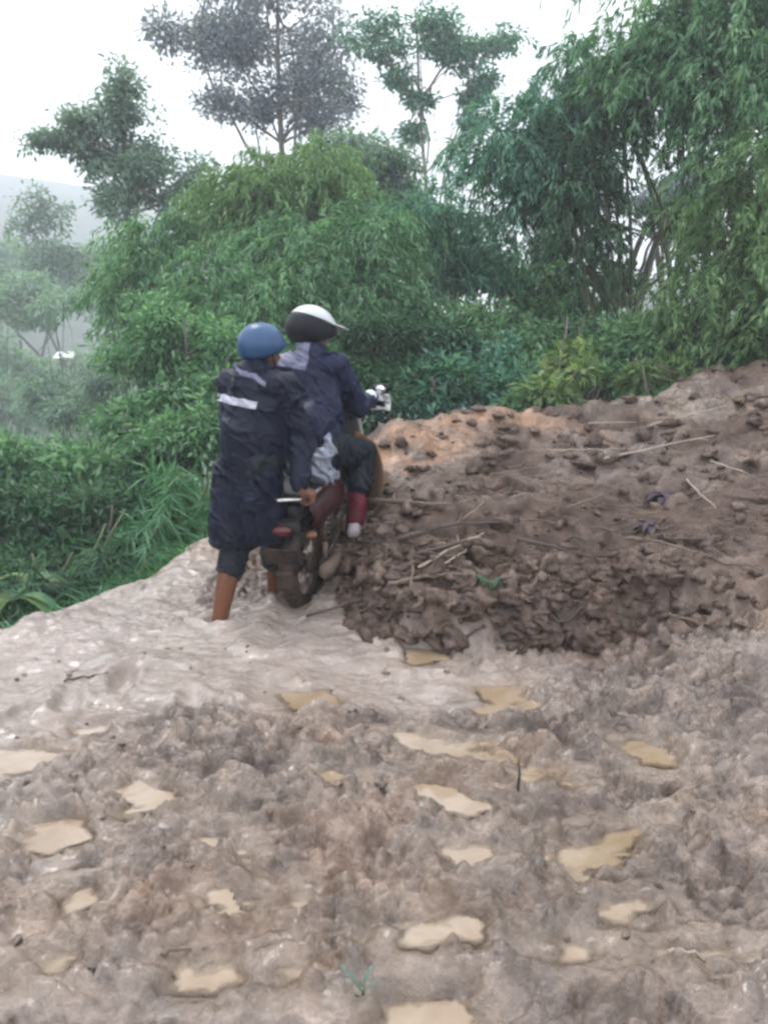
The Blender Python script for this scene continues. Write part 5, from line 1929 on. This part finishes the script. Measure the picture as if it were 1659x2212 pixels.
# upright twig between the puddles
q = ground2(1118, 1702)
tag(MB().tube([q + A3(0, 0, -.02), q + A3(.004, 0, .05), q + A3(0, .004, .11)], [.006, .005, .003], 7).build('stick', D_), 'small dark twig standing upright between the foreground puddles', 'stick')


def leaf_tuft(name, label, cat, p, n, ln, wd, mat, seed, upw=.8, parts=('stem', 'leaf')):
    g = np.random.default_rng(seed)
    root = empty(name, p)
    tag(root, label, cat)
    TV, TF = tubes([(np.linspace(p + A3(0, 0, -.03), p + A3(.005, 0, ln * .35), 5), np.linspace(.006, .003, 5))])
    link(parts[0], np_mesh('stem', TV, TF, M['culm'], True), root)
    for k in range(n):
        az = k * 2.4 + g.uniform(-.4, .4)
        dh = A3(math.cos(az), math.sin(az), 0)
        m = 5
        t = np.linspace(0, 1, m)
        Lf = ln * g.uniform(.6, 1.2)
        c = p + A3(0, 0, ln * .3 * k / n) + dh * (Lf * t * .7)[:, None] + A3(0, 0, 1) * (Lf * (upw * t - .6 * t * t))[:, None]
        sd = np.cross(dh, (0, 0, 1.0))
        w = wd * np.sin(np.clip(t * .92 + .06, 0, 1) * math.pi)
        rows = np.stack([c - sd * w[:, None] * .5, c + sd * w[:, None] * .5], 1).reshape(-1, 3)
        Fq = np.array([(2 * i, 2 * i + 1, 2 * i + 3, 2 * i + 2) for i in range(m - 1)])
        link(parts[1], np_mesh('leaf', rows, Fq, mat, True), root)
    return root


M['wilt'] = make_leaf('wilted_leaf', [(.03, .016, .03), (.06, .038, .06), (.11, .08, .10)], .1, .5)
leaf_tuft('sprout', 'small green sprout at the bottom of the picture left of the pale puddle', 'sprout', ground2(782, 2150), 5, .085, .012, LEAF['grey'], 81, 1.3)
leaf_tuft('sprout', 'dark green tuft of leaves in the hollow at the foot of the heap', 'sprout', ground2(1060, 1285), 9, .16, .03, LEAF['dark'], 82, 1.0)
leaf_tuft('wilted_plant', 'uprooted purple-brown wilted plant lying on the heap', 'plant', ground2(1430, 1085), 16, .22, .05, M['wilt'], 83, .45)
leaf_tuft('wilted_plant', 'smaller limp purple-brown plant below the other wilted one', 'plant', ground2(1400, 1140), 10, .15, .035, M['wilt'], 84, .35)

# loose clods
def clod_mesh(seed, sub=2):
    b = bmesh.new()
    bmesh.ops.create_icosphere(b, subdivisions=sub, radius=1.0)
    g = np.random.default_rng(seed)
    co = np.array([v.co[:] for v in b.verts])
    o = g.uniform(0, 50, 3)
    d = 1 + .9 * fbm(co[:, 0] * 1.5 + o[0], co[:, 1] * 1.5 + co[:, 2] * 1.7 + o[1], 3, seed) + .7 * fbm(co[:, 2] * 3 + o[2], co[:, 0] * 3 - co[:, 1] * 2, 3, seed + 2)
    co = co * d[:, None] * np.array((1, g.uniform(.55, .9), g.uniform(.45, .7)))
    F_ = np.array([[v.index for v in f.verts] for f in b.faces])
    b.free()
    return co, F_


cg = np.random.default_rng(5)
CM = [clod_mesh(300 + k, 3) for k in range(8)]
CS = [clod_mesh(300 + k, 2) for k in range(8)]
meshes = [np_mesh('mud_clod', c, f, M['clod'], True) for c, f in CM]
specs = []
for k in range(2900):
    if k < 1400:                                   # all over the heap
        x, y = cg.uniform(-.1, 3.6), 4.0 + 4.0 * cg.random() ** 1.5
        s = .006 + .085 * cg.random() ** 3.6
    elif k < 2500:                                # packed along its broken front
        q = front[1:10]
        i_ = int(cg.integers(len(q) - 1))
        p = q[i_] + (q[i_ + 1] - q[i_]) * cg.random()
        x, y = p[0] + cg.normal() * .05, p[1] + abs(cg.normal()) * .34 - .03
        s = .008 + .070 * cg.random() ** 2.6
    else:                                         # trodden crumbs on the road
        x, y = cg.uniform(-2.4, 3), cg.uniform(1.1, 3.9)
        s = .004 + .016 * cg.random() ** 3
    if edge_d(np.array(x), np.array(y)) > -.05 or (x < -.25 and y > 4.1):
        continue
    specs.append((s / math.hypot(x, y, 1.3), x, y, s, cg.uniform(0, 6.28), k))
heap_specs = sorted([q for q in specs if q[5] < 2500], reverse=True)
for n_, (ap, x, y, s, a, k) in enumerate(heap_specs[:290]):
    o = bpy.data.objects.new('mud_clod', meshes[k % 8])
    o.location = (x, y, road_z(x, y) - s * (.30 if k < 1400 else .12))
    o.scale = (s, s, s)
    o.rotation_euler = (cg.uniform(-.5, .5), cg.uniform(-.5, .5), a)
    col.objects.link(o)
    tag(o, 'loose dark lump of wet soil lying on the mud heap', 'mud clod', 'loose soil lumps on the heap')


def scatter(name, sp, mat, label):
    Vs, Fs, off = [], [], 0
    for ap, x, y, s, a, k in sp:
        c, f = CS[k % 8]
        rot = np.array([[math.cos(a), -math.sin(a), 0], [math.sin(a), math.cos(a), 0], [0, 0, 1]])
        Vs.append((c * s) @ rot.T + np.array((x, y, road_z(x, y) + s * .02)))
        Fs.append(f + off)
        off += len(c)
    tag(link(name, np_mesh(name, np.vstack(Vs), np.vstack(Fs), mat, True)), label, 'mud', kind='stuff')


scatter('soil_crumbs', heap_specs[290:], M['clod'], 'small dark soil crumbs between the lumps of the heap')
scatter('mud_crumbs', [q for q in specs if q[5] >= 2500], M['mud'], 'small crumbs of wet mud trodden over the road')
# torn roots
for k in range(26):
    if k < 14:
        px, py = cg.uniform(740, 1080), cg.uniform(1110, 1350)
    else:
        px, py = cg.uniform(1080, 1640), cg.uniform(960, 1330)
    p = ground2(px, py)
    an = cg.normal() * .45
    ln = cg.uniform(.18, .5)
    t_ = np.linspace(-.5, .5, 9)
    rx_, ry_ = p[0] + t_ * ln * math.cos(an), p[1] + t_ * ln * math.sin(an) * .6 + .03 * np.sin(t_ * 6 + k)
    gz = np.array([road_z(a_, b_) for a_, b_ in zip(rx_, ry_)])
    rz_ = .45 * gz + .55 * np.linspace(gz[0], gz[-1], 9) + .012 + .03 * np.sin((t_ + .5) * math.pi) * cg.random()
    o = MB().tube(np.column_stack([rx_, ry_, rz_]), np.linspace(cg.uniform(.006, .012), .003, 9), 7).build('root', M['dark_stick'])
    tag(o, 'thin dark torn root tangled in the mud heap', 'root', 'torn roots in the heap')
# root fibres and straw in the heap
paths = []
for k in range(420):
    px, py = cg.uniform(840, 1659), cg.uniform(900, 1380)
    d = ray(px, py)
    x, y = cg.uniform(0.0, 3.8), cg.uniform(4.1, 7.6)
    if edge_d(np.array(x), np.array(y)) > -.05:
        continue
    an = cg.normal() * .5
    ln = cg.uniform(.08, .32)
    t = np.linspace(-.5, .5, 5)
    bx2, by2 = x + t * ln * math.cos(an) , y + t * ln * math.sin(an) + .02 * np.sin(t * 5 + k)
    pz = np.array([road_z(i, j) for i, j in zip(bx2, by2)])
    paths.append((np.column_stack([bx2, by2, .5 * pz + .5 * pz.mean() + .006]), np.full(5, cg.uniform(.0014, .004))))
TV, TF = tubes(paths, 4)
tag(link('root_fibres', np_mesh('root_fibres', TV, TF, M['stick'])), 'torn root fibres and straw mixed into the mud heap', 'debris', kind='stuff')
